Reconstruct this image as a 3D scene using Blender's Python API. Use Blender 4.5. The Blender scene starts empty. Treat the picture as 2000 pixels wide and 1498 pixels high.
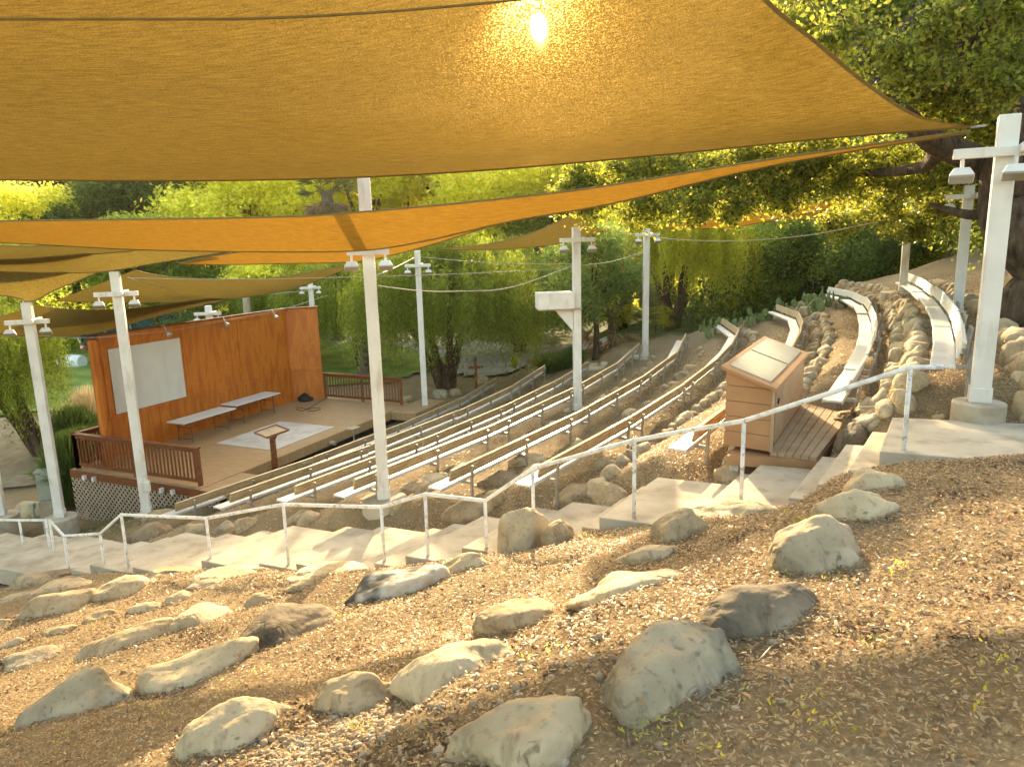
import bpy, math, random
import numpy as np
from mathutils import Vector, Matrix, noise
random.seed(7); RNG = np.random.default_rng(7)
SC = bpy.context.scene; COL = SC.collection
# ---------------------------------------------------------------- camera
FPX, PITCH, ROLL, CX, CY = 1400.0, 0.2, -0.026, 1000.0, 749.0
cp, sp = math.cos(PITCH), math.sin(PITCH)
FW = np.array([0, cp, -sp]); _U = np.array([0, sp, cp]); _R = np.array([1.0, 0, 0])
RT = math.cos(ROLL)*_R + math.sin(ROLL)*_U; UPV = -math.sin(ROLL)*_R + math.cos(ROLL)*_U
cam_d = bpy.data.cameras.new('camera'); cam = bpy.data.objects.new('camera', cam_d); COL.objects.link(cam)
cam_d.sensor_width = 36; cam_d.lens = FPX/2000*36; cam_d.clip_start = 0.05; cam_d.clip_end = 3000
cam.matrix_world = Matrix(((RT[0], UPV[0], -FW[0], 0), (RT[1], UPV[1], -FW[1], 0), (RT[2], UPV[2], -FW[2], 0), (0, 0, 0, 1)))
SC.camera = cam
# ---------------------------------------------------------------- sky, sun, exposure
SUN_EL, SUN_AZ = math.radians(16.5), math.radians(2.1)      # azimuth from +Y towards +X
w = bpy.data.worlds.new("World"); SC.world = w; w.use_nodes = True
nt = w.node_tree; sky = nt.nodes.new('ShaderNodeTexSky'); sky.sky_type = 'NISHITA'; sky.sun_disc = False
sky.sun_elevation = SUN_EL; sky.sun_rotation = SUN_AZ; sky.dust_density = 3.0; sky.air_density = 1.2; sky.ozone_density = 0.6
bg = nt.nodes['Background']; bg.inputs[1].default_value = 0.15
nt.links.new(sky.outputs[0], bg.inputs[0])
sd = bpy.data.lights.new('sun', 'SUN'); sun = bpy.data.objects.new('sun', sd); COL.objects.link(sun)
sd.energy = 2.55; sd.angle = math.radians(0.6); sd.color = (1.0, 0.80, 0.55)
sdir = Vector((math.sin(SUN_AZ)*math.cos(SUN_EL), math.cos(SUN_AZ)*math.cos(SUN_EL), math.sin(SUN_EL)))
sun.rotation_euler = sdir.to_track_quat('Z', 'Y').to_euler(); sun.location = sdir*80
SC.view_settings.view_transform = 'Standard'; SC.view_settings.look = 'None'
SC.view_settings.exposure = 2.44; SC.view_settings.gamma = 1
SC.view_settings.use_white_balance = True; SC.view_settings.white_balance_temperature = 8100; SC.view_settings.white_balance_tint = 7
cy = SC.cycles; cy.max_bounces = 8; cy.diffuse_bounces = 4; cy.glossy_bounces = 3; cy.transmission_bounces = 6
cy.transparent_max_bounces = 10; cy.sample_clamp_indirect = 6; cy.caustics_reflective = False; cy.caustics_refractive = False
# ---------------------------------------------------------------- the hillside's own coordinates: u along the rows, s up the slope
TH = 1.1686; EU = np.array([math.cos(TH), math.sin(TH)]); MU = np.array([math.sin(TH), -math.cos(TH)])
S = [-12.28, -9.98, -7.83, -6.0, -4.14, -2.33, -.29, 1.55, 2.83]
ZB = [-5.95, -5.26, -4.71, -4.2, -3.86, -3.42, -2.82, -2.13, -1.43]      # height of each backrest's top
HB = .62; ZG = [z-HB for z in ZB]
def sstep(a, b, x): t = np.clip((x-a)/(b-a), 0, 1); return t*t*(3-2*t)
def acoef(u, k):
    uu = np.clip(u, 2, 31)
    return -(0.0104-.0005*k)*(uu-23.66)**2 - .04*np.maximum(0, uu-26)**2 - .03*np.clip(9-u, 0, 6)**2
def us(x, y):
    x = np.asarray(x, float); y = np.asarray(y, float)
    u = EU[0]*x+EU[1]*y; n = MU[0]*x+MU[1]*y; k = 5.0
    for _ in range(5):
        s = n-acoef(u, k); k = np.interp(s, S, range(1, 10))
    return u, s
def xy(u, s):
    k = np.interp(s, S, range(1, 10)); n = s+acoef(u, k); return EU*u+MU*n
_ks = [-30, -15.5, -13.3]; _kz = [-7.1, -6.85, -6.62]
for i in range(9):
    _ks += [S[i]-.75, S[i]+.28]; _kz += [ZG[i]-.02, ZG[i]+.02]
_ks += [4.2, 8, 40]; _kz += [-1.72, -.3, 7.0]
_ls = [-30, -15.5, -13.3]+[q-.2 for q in S]+[4.2, 8, 40]; _lz = [-7.1, -6.85, -6.62]+ZG+[-1.72, -.3, 7.0]
def H0(x, y):
    u, s = us(x, y)
    b = .3+.6*sstep(7.5, 10.5, u)
    z = b*np.interp(s, _ks, _kz)+(1-b)*np.interp(s, _ls, _lz)
    z = z-.85*sstep(-13.8, -18.5, s)*sstep(18, 13, u)
    r = np.hypot(x, y)
    z = z+sstep(62, 170, r)*26*(1-.5*sstep(0, 40, s))
    z = z-2.2*sstep(31, 40, u)*sstep(-8, 4, s)                    # the hillside dips beyond the last seats
    return z
_sn = [4.3, 2.2, 1.95, 1.68, 1.42, .70, .47, -.62, -.83, -1.08, -1.85, -2.45, -3.3, -3.8, -4.2, -5.15, -5.85, -7.0, -7.7, -8.55, -9.6, -10.1, -10.85, -12.6, -13.8, -15.2, -17.5]
_sz = [-2.31, -2.52, -2.71, -2.9, -3.09, -3.24, -3.42, -3.58, -3.78, -3.95, -4.12, -4.38, -4.58, -4.72, -4.82, -4.93, -5.08, -5.28, -5.47, -5.60, -5.78, -5.98, -6.1, -6.25, -6.42, -6.55]
_mids = [(_sn[i]+_sn[i+1])/2 for i in range(26)][::-1]
def stair_line(s): return np.interp(s, _mids, _sz[::-1])
def H(x, y):
    x = np.asarray(x, float); y = np.asarray(y, float)
    near = sstep(60, 20, np.hypot(x, y))
    w_ = .035*np.sin(1.9*x+.7*y+1)*np.sin(1.3*y-.5*x)+.02*np.sin(4.1*x-2.3*y)*np.sin(3.7*y+1.1*x+2)
    z = H0(x, y)+near*w_; u, s = us(x, y)
    # the soil is dug down to the concrete steps and lies just below their edges
    lim = stair_line(s)-.15+.11*sstep(8.14, 8.02, u); m = sstep(6.9, 8.1, u)*sstep(11.0, 9.95, u)*(s < 4.6)*(s > -18)
    cut = np.minimum(z, lim+.02); inn = ((u > 8.12) & (u < 9.95) & (s < 4.5) & (s > -17.6))
    out = z*(1-m)+np.minimum(z, lim+.03)*m
    out = np.where(inn, np.minimum(out, lim-.12), out)
    pit = sstep(9.7, 9.95, u)*sstep(14.2, 13.5, u)*sstep(-.5, -.1, s)*sstep(1.50, 1.36, s)
    return out*(1-pit)+np.minimum(out, -3.27)*pit
def ray(px, py): return FW+RT*(px-CX)/FPX+UPV*(CY-py)/FPX
def at(px, py, d): return Vector(ray(px, py)*d)
def hit(px, py):
    v = ray(px, py); ts = np.arange(1.5, 90, .04); P = v[None]*ts[:, None]
    b = np.nonzero(P[:, 2] < H(P[:, 0], P[:, 1]))[0]
    t = ts[b[0]] if len(b) else 60.0
    return Vector(v*t), t
def atz(px, py, z): v = ray(px, py); return Vector(v*z/v[2])
def G(x, y): return float(H(x, y))
def gv(x, y, dz=0): return Vector((x, y, G(x, y)+dz))
# ---------------------------------------------------------------- materials
MATS = {}
def newmat(name):
    m = bpy.data.materials.new(name); m.use_nodes = True; MATS[name] = m
    return m, m.node_tree.nodes, m.node_tree.links, m.node_tree.nodes['Principled BSDF']
def noise_mat(name, cols, scale=3, rough=.8, bump=.3, bscale=30, detail=6, metal=0, coord='Object', stretch=None, spec=.3, bdist=.02):
    m, N, L, P = newmat(name)
    tc = N.new('ShaderNodeTexCoord'); src = tc.outputs[coord]
    if stretch:
        mp = N.new('ShaderNodeMapping'); mp.inputs['Scale'].default_value = stretch; L.new(src, mp.inputs[0]); src = mp.outputs[0]
    nz = N.new('ShaderNodeTexNoise'); nz.inputs['Scale'].default_value = scale; nz.inputs['Detail'].default_value = detail; L.new(src, nz.inputs[0])
    cr = N.new('ShaderNodeValToRGB'); L.new(nz.outputs[0], cr.inputs[0])
    e = cr.color_ramp; n = len(cols)
    for i, c in enumerate(cols):
        pos = .3+.4*i/max(1, n-1)
        el = e.elements[i] if i < 2 else e.elements.new(pos)
        el.position = pos; el.color = (*c, 1)
    L.new(cr.outputs[0], P.inputs['Base Color'])
    P.inputs['Roughness'].default_value = rough; P.inputs['Metallic'].default_value = metal; P.inputs['Specular IOR Level'].default_value = spec
    if bump:
        n2 = N.new('ShaderNodeTexNoise'); n2.inputs['Scale'].default_value = bscale; n2.inputs['Detail'].default_value = 5; L.new(src, n2.inputs[0])
        bp = N.new('ShaderNodeBump'); bp.inputs['Strength'].default_value = bump; bp.inputs['Distance'].default_value = bdist
        L.new(n2.outputs[0], bp.inputs['Height']); L.new(bp.outputs[0], P.inputs['Normal'])
    return m
def leaf_mat(name, c1, c2, trans=.5, spec=.25, c3=None):
    m, N, L, P = newmat(name)
    g = N.new('ShaderNodeNewGeometry'); cr = N.new('ShaderNodeValToRGB'); L.new(g.outputs['Random Per Island'], cr.inputs[0])
    cr.color_ramp.elements[0].color = (*c1, 1); cr.color_ramp.elements[1].color = (*c2, 1)
    if c3: e = cr.color_ramp.elements.new(.96); e.color = (*c2, 1); cr.color_ramp.elements[2].color = (*c3, 1)
    L.new(cr.outputs[0], P.inputs['Base Color']); P.inputs['Roughness'].default_value = .45; P.inputs['Specular IOR Level'].default_value = spec
    tr = N.new('ShaderNodeBsdfTranslucent'); hs = N.new('ShaderNodeHueSaturation'); hs.inputs['Value'].default_value = 2.8; hs.inputs['Hue'].default_value = .472; hs.inputs['Saturation'].default_value = 1.0
    L.new(cr.outputs[0], hs.inputs['Color']); L.new(hs.outputs[0], tr.inputs[0])
    mx = N.new('ShaderNodeMixShader'); mx.inputs[0].default_value = trans
    L.new(P.outputs[0], mx.inputs[1]); L.new(tr.outputs[0], mx.inputs[2]); L.new(mx.outputs[0], N['Material Output'].inputs[0])
    return m
M = {}
M['white'] = noise_mat('white_paint', [(.62, .61, .57), (.74, .73, .70)], 2.5, .45, .12, 60)
def grime(m, col, scale=7, lo=.60, hi=.72, fac=.6, stretch=(1, 1, .25)):
    N, L = m.node_tree.nodes, m.node_tree.links; P = N['Principled BSDF']; src = P.inputs['Base Color'].links[0].from_socket; tc = N.new('ShaderNodeTexCoord')
    mp = N.new('ShaderNodeMapping'); mp.inputs['Scale'].default_value = stretch; L.new(tc.outputs['Object'], mp.inputs[0]); n = N.new('ShaderNodeTexNoise'); n.inputs['Scale'].default_value = scale; n.inputs['Detail'].default_value = 9; L.new(mp.outputs[0], n.inputs[0])
    r = N.new('ShaderNodeMapRange'); r.inputs['From Min'].default_value = lo; r.inputs['From Max'].default_value = hi; r.inputs['To Max'].default_value = fac; L.new(n.outputs[0], r.inputs[0])
    x = N.new('ShaderNodeMix'); x.data_type = 'RGBA'; L.new(r.outputs[0], x.inputs[0]); L.new(src, x.inputs[6]); x.inputs[7].default_value = (*col, 1); L.new(x.outputs[2], P.inputs['Base Color'])
grime(M['white'], (.34, .27, .18), 6, .55, .72, .45)
M['rail'] = noise_mat('white_rail_paint', [(.52, .51, .47), (.76, .75, .72), (.78, .77, .74)], 9, .4, .1, 60)
M['alu'] = noise_mat('aluminium_seat', [(.66, .66, .65), (.80, .80, .79)], 5, .38, .05, 50, metal=.35, spec=.5)
M['alu_ground_reflect'] = noise_mat('aluminium_back_ground_reflection', [(.52, .38, .22), (.66, .52, .34)], 4, .4, .05, 50, metal=.2, spec=.5)  # brown reflection of the ground is put into the bare aluminium's colour
M['leg'] = noise_mat('galvanised', [(.30, .28, .25), (.44, .42, .38)], 12, .45, .1, 80, metal=.5)
M['conc'] = noise_mat('concrete', [(.36, .305, .225), (.48, .42, .32), (.56, .495, .39)], 1.7, .85, .35, 45, detail=9, coord='Object')
grime(M['rail'], (.20, .17, .13), 16, .60, .66, .6, (1, 1, 1)); grime(M['conc'], (.22, .17, .11), 3.5, .52, .70, .45, (1, 1, 1)); grime(M['alu'], (.42, .36, .27), 5, .55, .7, .4, (1, 1, 1))
def stone_mat(key, name, cols, vein, lichen=None):
    m = noise_mat(name, cols, 1.6, .85, .55, 11, detail=12, bdist=.035); M[key] = m
    N, L = m.node_tree.nodes, m.node_tree.links; P = N['Principled BSDF']; src = P.inputs['Base Color'].links[0].from_socket
    tc = [n for n in N if n.type == 'TEX_COORD'][0]
    def layer(src, scale, lo, hi, col, dist=0, fac=1.0, off=0):
        n = N.new('ShaderNodeTexNoise'); n.inputs['Scale'].default_value = scale; n.inputs['Detail'].default_value = 9; n.inputs['Distortion'].default_value = dist
        mp = N.new('ShaderNodeMapping'); mp.inputs['Location'].default_value = (off, off*.7, off*.3); L.new(tc.outputs['Object'], mp.inputs[0]); L.new(mp.outputs[0], n.inputs[0])
        r = N.new('ShaderNodeMapRange'); r.inputs['From Min'].default_value = lo; r.inputs['From Max'].default_value = hi; r.inputs['To Max'].default_value = fac; L.new(n.outputs[0], r.inputs[0])
        x = N.new('ShaderNodeMix'); x.data_type = 'RGBA'; L.new(r.outputs[0], x.inputs[0]); L.new(src, x.inputs[6]); x.inputs[7].default_value = (*col, 1); return x.outputs[2]
    src = layer(src, 22, .56, .70, vein, 0, .55, 3)               # speckle
    src = layer(src, 3.0, .60, .68, vein, 1.5, .7, 11)            # stains
    src = layer(src, 9, .66, .70, tuple(c*.5 for c in vein), 1.0, .6, 5)      # pits
    if lichen: src = layer(src, 6, .68, .70, lichen, .6, .9, 21)
    # cracks
    nd = N.new('ShaderNodeTexNoise'); nd.inputs['Scale'].default_value = 2.2; nd.inputs['Detail'].default_value = 6; L.new(tc.outputs['Object'], nd.inputs[0])
    ma = N.new('ShaderNodeMix'); ma.data_type = 'RGBA'; ma.blend_type = 'ADD'; ma.inputs[0].default_value = .8; L.new(tc.outputs['Object'], ma.inputs[6]); L.new(nd.outputs[1], ma.inputs[7])
    vo = N.new('ShaderNodeTexVoronoi'); vo.feature = 'DISTANCE_TO_EDGE'; vo.inputs['Scale'].default_value = .8; L.new(ma.outputs[2], vo.inputs[0])
    vr = N.new('ShaderNodeMapRange'); vr.inputs['From Min'].default_value = 0; vr.inputs['From Max'].default_value = .022; vr.inputs['To Min'].default_value = 0; vr.inputs['To Max'].default_value = 1; L.new(vo.outputs[0], vr.inputs[0])
    cm = N.new('ShaderNodeMix'); cm.data_type = 'RGBA'; cm.blend_type = 'MULTIPLY'; cm.inputs[0].default_value = 1; L.new(src, cm.inputs[6])
    vr2 = N.new('ShaderNodeMapRange'); vr2.inputs['From Max'].default_value = 1; vr2.inputs['To Min'].default_value = .82; L.new(vr.outputs[0], vr2.inputs[0]); L.new(vr2.outputs[0], cm.inputs[7]); src = cm.outputs[2]
    b0 = [n for n in N if n.type == 'BUMP'][0]; b2 = N.new('ShaderNodeBump'); b2.inputs['Strength'].default_value = .35; b2.inputs['Distance'].default_value = .03; L.new(vr.outputs[0], b2.inputs['Height']); L.new(b0.outputs[0], b2.inputs['Normal']); L.new(b2.outputs[0], P.inputs['Normal'])
    L.new(src, P.inputs['Base Color'])
stone_mat('tan', 'sandstone_tan', [(.28, .20, .11), (.45, .345, .21), (.54, .43, .28)], (.20, .135, .07))
stone_mat('pale', 'sandstone_pale', [(.35, .27, .16), (.52, .42, .27), (.60, .505, .35)], (.27, .20, .12), (.48, .22, .06))
stone_mat('grey', 'stone_grey', [(.21, .165, .105), (.38, .31, .205), (.52, .44, .31)], (.13, .115, .085), (.40, .20, .07))
stone_mat('dark', 'stone_dark', [(.07, .06, .045), (.19, .15, .10), (.34, .28, .19)], (.06, .045, .03), (.34, .17, .05))
stone_mat('wash', 'stone_wash', [(.21, .165, .105), (.38, .31, .205), (.52, .44, .31)], (.10, .085, .06), (.40, .20, .07))
stone_mat('brown', 'stone_brown', [(.24, .17, .10), (.38, .29, .185)], (.17, .11, .06))
grime(M['wash'], (.085, .085, .075), 1.6, .48, .60, .75, (2.5, .8, .8)); grime(M['tan'], (.17, .11, .055), 1.8, .56, .68, .5, (1, 1, 1)); grime(M['pale'], (.24, .16, .085), 2.0, .60, .70, .45, (1, 1, 1))
M['twotone'] = noise_mat('stone_twotone', [(.05, .05, .045), (.10, .09, .075), (.56, .53, .45), (.50, .33, .19)], 2.4, .8, .5, 12, detail=12)
M['deck'] = noise_mat('deck_wood', [(.29, .175, .08), (.46, .30, .155)], 3, .62, .3, 40, stretch=(1.2, 14, 1), spec=.4)
M['darkwood'] = noise_mat('redwood', [(.11, .034, .014), (.23, .072, .024)], 3, .55, .25, 40, stretch=(2, 2, 9))
M['boothwood'] = noise_mat('booth_siding', [(.36, .195, .10), (.44, .25, .135)], 2.2, .6, .1, 60)
M['boothdeck'] = noise_mat('booth_deck', [(.36, .25, .155), (.46, .335, .22)], 4, .75, .2, 50)
M['board'] = noise_mat('white_board', [(.60, .60, .56), (.66, .66, .62)], 1.5, .5, .05, 30)
M['table'] = noise_mat('table_plastic', [(.58, .60, .60), (.64, .66, .66)], 3, .4, .05, 90)
M['mat'] = noise_mat('floor_sheet', [(.48, .46, .42), (.58, .56, .52)], 1.4, .6, .1, 40)
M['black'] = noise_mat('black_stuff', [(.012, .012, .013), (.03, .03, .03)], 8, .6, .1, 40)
M['legdark'] = noise_mat('table_leg_steel', [(.09, .09, .085), (.15, .15, .14)], 8, .4, 0, 40, metal=.5)
M['lattice'] = noise_mat('lattice_wood', [(.34, .26, .18), (.46, .37, .28)], 6, .8, .2, 50)
M['bark'] = noise_mat('bark', [(.025, .017, .011), (.075, .05, .032), (.12, .085, .055)], 3, .95, .9, 9, stretch=(3, 3, .8), detail=9, bdist=.06)
M['palmbark'] = noise_mat('palm_bark', [(.09, .065, .045), (.19, .15, .11)], 4, .95, .9, 10, stretch=(1, 1, 5), bdist=.06)
M['rope'] = noise_mat('rope', [(.48, .44, .36), (.6, .56, .48)], 40, .8, 0, 30)
M['cable'] = noise_mat('cable', [(.30, .29, .26), (.36, .35, .32)], 40, .6, 0, 30)
M['utility'] = noise_mat('utility_green', [(.30, .33, .27), (.37, .39, .33)], 2.5, .5, .08, 40)
M['lampglass'] = noise_mat('lamp_glass', [(.28, .27, .22), (.36, .34, .28)], 2, .15, 0, 40, spec=.6)
M['silver'] = noise_mat('lamp_silver', [(.55, .55, .54), (.66, .66, .64)], 4, .3, 0, 40, metal=.6)
M['barrel'] = noise_mat('barrel_plastic', [(.62, .64, .64), (.75, .77, .77)], 3, .4, .1, 30)
M['teal'] = noise_mat('teal_cloth', [(.012, .055, .06), (.02, .085, .09)], 1.5, .8, .2, 10)
M['roofglass'] = noise_mat('booth_lid', [(.40, .40, .36), (.50, .49, .44)], 1.2, .22, .03, 8, spec=.7, metal=.2)
M['gravel'] = noise_mat('gravel_road', [(.24, .22, .18), (.34, .315, .27)], 1.6, .95, .6, 50, detail=12, coord='Object', bdist=.02)
M['pebble'] = noise_mat('pebble_mix', [(.20, .14, .08), (.34, .26, .17), (.42, .36, .28)], 8, .8, .3, 30)
M['cactus'] = noise_mat('cactus_green', [(.11, .17, .06), (.18, .25, .10)], 6, .6, .3, 40)
M['frond'] = leaf_mat('palm_frond', (.07, .10, .03), (.16, .17, .06), .4)
M['deadfrond'] = leaf_mat('palm_dead_frond', (.16, .11, .06), (.30, .22, .12), .3)
M['oakleaf'] = leaf_mat('oak_leaf', (.025, .042, .008), (.20, .245, .036), .6, .5, (.26, .17, .035))
M['pepperleaf'] = leaf_mat('pepper_leaf', (.06, .11, .018), (.17, .22, .03), .6)
M['limeleaf'] = leaf_mat('lime_leaf', (.16, .21, .02), (.38, .38, .05), .65)
M['yellowleaf'] = leaf_mat('yellow_leaf', (.25, .32, .045), (.50, .50, .09), .7)
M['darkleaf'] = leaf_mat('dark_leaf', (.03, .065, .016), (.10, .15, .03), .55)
M['midleaf'] = leaf_mat('mid_leaf', (.07, .13, .022), (.20, .27, .045), .6)
M['tropleaf'] = leaf_mat('green_leaf', (.045, .10, .025), (.12, .20, .045), .5, .3, (.35, .09, .03))
M['grassblade'] = leaf_mat('grass_blade', (.035, .08, .02), (.10, .15, .035), .4)
M['drygrass'] = leaf_mat('dry_grass', (.38, .34, .18), (.55, .48, .28), .4)
M['weed'] = leaf_mat('weed_leaf', (.16, .20, .03), (.36, .38, .06), .5)
M['litter'] = leaf_mat('litter_leaf', (.13, .092, .046), (.46, .37, .215), .3, .35, (.34, .15, .05))
grime(M['board'], (.48, .47, .42), 2, .5, .65, .35, (1, 1, .3)); grime(M['mat'], (.36, .32, .26), 2.5, .5, .66, .5, (1, 1, 1))
def ground_mat():
    m, N, L, P = newmat('dirt')
    tc = N.new('ShaderNodeTexCoord')
    def nz(sc, det=8):
        n = N.new('ShaderNodeTexNoise'); n.inputs['Scale'].default_value = sc; n.inputs['Detail'].default_value = det; n.inputs['Roughness'].default_value = .65
        L.new(tc.outputs['Object'], n.inputs[0]); return n
    def ramp(src, stops):
        c = N.new('ShaderNodeValToRGB'); L.new(src, c.inputs[0])
        for i, (p, col) in enumerate(stops):
            e = c.color_ramp.elements[i] if i < 2 else c.color_ramp.elements.new(p)
            e.position = p; e.color = (*col, 1)
        return c
    a = ramp(nz(34, 12).outputs[0], [(.3, (.09, .062, .034)), (.5, (.24, .18, .10)), (.62, (.36, .285, .175)), (.75, (.47, .39, .26))])
    b = ramp(nz(.55, 6).outputs[0], [(.38, (.21, .14, .075)), (.62, (.33, .25, .15))])
    mx = N.new('ShaderNodeMix'); mx.data_type = 'RGBA'; mx.inputs[0].default_value = .5; L.new(a.outputs[0], mx.inputs[6]); L.new(b.outputs[0], mx.inputs[7])
    # green growth far away, driven by an attribute that says where grass grows
    at_ = N.new('ShaderNodeAttribute'); at_.attribute_name = 'green'
    g = ramp(nz(.9, 10).outputs[0], [(.35, (.03, .045, .012)), (.65, (.085, .105, .025))])
    mm = N.new('ShaderNodeMath'); mm.operation = 'MULTIPLY'; L.new(at_.outputs['Fac'], mm.inputs[0])
    gm = ramp(nz(1.6, 8).outputs[0], [(.42, (0, 0, 0)), (.55, (1, 1, 1))]); 
    ad = N.new('ShaderNodeMath'); ad.operation = 'ADD'; ad.use_clamp = True; L.new(gm.outputs[0], ad.inputs[0]); 
    a2 = N.new('ShaderNodeMath'); a2.operation = 'MULTIPLY_ADD'; L.new(at_.outputs['Fac'], a2.inputs[0]); a2.inputs[1].default_value = 2; a2.inputs[2].default_value = -1; L.new(a2.outputs[0], ad.inputs[1]); L.new(ad.outputs[0], mm.inputs[1])
    m2 = N.new('ShaderNodeMix'); m2.data_type = 'RGBA'; L.new(mm.outputs[0], m2.inputs[0]); L.new(mx.outputs[2], m2.inputs[6]); L.new(g.outputs[0], m2.inputs[7])
    L.new(m2.outputs[2], P.inputs['Base Color']); P.inputs['Roughness'].default_value = .95; P.inputs['Specular IOR Level'].default_value = .15
    bp = N.new('ShaderNodeBump'); bp.inputs['Strength'].default_value = .9; bp.inputs['Distance'].default_value = .03
    L.new(nz(26, 10).outputs[0], bp.inputs['Height']); L.new(bp.outputs[0], P.inputs['Normal'])
    return m
M['dirt'] = ground_mat()
def wall_mat():
    m, N, L, P = newmat('stained_plywood')
    tc = N.new('ShaderNodeTexCoord'); mp = N.new('ShaderNodeMapping'); mp.inputs['Scale'].default_value = (1.0, 1.0, .26); L.new(tc.outputs['Object'], mp.inputs[0])
    n = N.new('ShaderNodeTexNoise'); n.inputs['Scale'].default_value = 2.4; n.inputs['Detail'].default_value = 5; n.inputs['Distortion'].default_value = 1.6; L.new(mp.outputs[0], n.inputs[0])
    c = N.new('ShaderNodeValToRGB'); L.new(n.outputs[0], c.inputs[0])
    for i, (p, col) in enumerate([(.3, (.40, .100, .010)), (.48, (.47, .130, .013)), (.56, (.55, .175, .022)), (.70, (.46, .125, .013))]):
        e = c.color_ramp.elements[i] if i < 2 else c.color_ramp.elements.new(p); e.position = p; e.color = (*col, 1)
    L.new(c.outputs[0], P.inputs['Base Color']); P.inputs['Roughness'].default_value = .5
    return m
M['wall'] = wall_mat()
def sail_mat(name, dif, trn, transp=.06, fwd=.0):
    m, N, L, P = newmat(name); N.remove(P)
    tc = N.new('ShaderNodeTexCoord')
    n = N.new('ShaderNodeTexNoise'); n.inputs['Scale'].default_value = 1.0; n.inputs['Detail'].default_value = 4
    mp = N.new('ShaderNodeMapping'); mp.inputs['Scale'].default_value = (5, 60, 30); L.new(tc.outputs['Object'], mp.inputs[0]); L.new(mp.outputs[0], n.inputs[0])
    n3 = N.new('ShaderNodeTexNoise'); n3.inputs['Scale'].default_value = 75; n3.inputs['Detail'].default_value = 4; L.new(tc.outputs['Object'], n3.inputs[0])
    mr = N.new('ShaderNodeMapRange'); mr.inputs['From Min'].default_value = .3; mr.inputs['From Max'].default_value = .7; mr.inputs['To Min'].default_value = .5; mr.inputs['To Max'].default_value = 1.45
    av = N.new('ShaderNodeMath'); av.operation = 'ADD'; L.new(n.outputs[0], av.inputs[0]); L.new(n3.outputs[0], av.inputs[1])
    hf = N.new('ShaderNodeMath'); hf.operation = 'MULTIPLY'; hf.inputs[1].default_value = .5; L.new(av.outputs[0], hf.inputs[0]); L.new(hf.outputs[0], mr.inputs[0])
    def tint(col):
        v = N.new('ShaderNodeVectorMath'); v.operation = 'SCALE'; v.inputs[0].default_value = col; L.new(mr.outputs[0], v.inputs['Scale']); return v.outputs[0]
    d = N.new('ShaderNodeBsdfDiffuse'); L.new(tint(dif), d.inputs[0])
    t = N.new('ShaderNodeBsdfTranslucent'); L.new(tint(trn), t.inputs[0])
    ad = N.new('ShaderNodeAddShader'); L.new(d.outputs[0], ad.inputs[0]); L.new(t.outputs[0], ad.inputs[1])
    # weave: tiny holes let light and sky through
    vo = N.new('ShaderNodeTexNoise'); vo.inputs['Scale'].default_value = 70; vo.inputs['Detail'].default_value = 1.5
    mp2 = N.new('ShaderNodeMapping'); mp2.inputs['Scale'].default_value = (1, 2.2, 1); L.new(tc.outputs['Object'], mp2.inputs[0]); L.new(mp2.outputs[0], vo.inputs[0])
    hr = N.new('ShaderNodeMapRange'); hr.inputs['From Min'].default_value = .56; hr.inputs['From Max'].default_value = .70; hr.inputs['To Min'].default_value = transp*.35; hr.inputs['To Max'].default_value = transp*6
    L.new(vo.outputs[0], hr.inputs[0])
    tp = N.new('ShaderNodeBsdfTransparent'); tp.inputs[0].default_value = (1, .86, .6, 1)
    if fwd:                                                   # fibres scatter sunlight forwards: a glow where the sun stands behind the cloth
        rf = N.new('ShaderNodeBsdfRefraction'); rf.inputs['Roughness'].default_value = .30; rf.inputs['IOR'].default_value = 1.03; rf.inputs[0].default_value = (fwd*.3, fwd*.24, fwd*.12, 1)
        r2 = N.new('ShaderNodeBsdfRefraction'); r2.inputs['Roughness'].default_value = 1.0; r2.inputs['IOR'].default_value = 1.05
        gz = N.new('ShaderNodeTexNoise'); gz.inputs['Scale'].default_value = 60; gz.inputs['Detail'].default_value = 2; L.new(tc.outputs['Object'], gz.inputs[0])
        gr = N.new('ShaderNodeMapRange'); gr.inputs['From Min'].default_value = .5; gr.inputs['From Max'].default_value = .72; gr.inputs['To Min'].default_value = .1; gr.inputs['To Max'].default_value = 3.2; L.new(gz.outputs[0], gr.inputs[0])
        gs = N.new('ShaderNodeVectorMath'); gs.operation = 'SCALE'; gs.inputs[0].default_value = (fwd*.6, fwd*.42, fwd*.17); L.new(gr.outputs[0], gs.inputs['Scale']); L.new(gs.outputs[0], r2.inputs[0])
        a4 = N.new('ShaderNodeAddShader'); L.new(ad.outputs[0], a4.inputs[0]); L.new(r2.outputs[0], a4.inputs[1]); ad = a4
        a3 = N.new('ShaderNodeAddShader'); L.new(ad.outputs[0], a3.inputs[0]); L.new(rf.outputs[0], a3.inputs[1]); ad = a3
        L.new(hr.outputs[0], N.new('ShaderNodeMath').inputs[0])
    mx = N.new('ShaderNodeMixShader'); L.new(hr.outputs[0], mx.inputs[0]); L.new(ad.outputs[0], mx.inputs[1]); L.new(tp.outputs[0], mx.inputs[2])
    L.new(mx.outputs[0], N['Material Output'].inputs[0])
    bp = N.new('ShaderNodeBump'); bp.inputs['Strength'].default_value = .3; bp.inputs['Distance'].default_value = .006; L.new(n3.outputs[0], bp.inputs['Height']); L.new(bp.outputs[0], d.inputs['Normal'])
    return m
M['sail_big'] = sail_mat('sail_cloth_golden', (.12, .08, .028), (.052, .034, .0072), .0012, .0042)
M['sail_orange'] = sail_mat('sail_cloth_orange', (.15, .08, .022), (.095, .050, .008), .001)
M['sail_olive'] = sail_mat('sail_cloth_olive', (.12, .095, .040), (.058, .042, .010), .0012)
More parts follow.
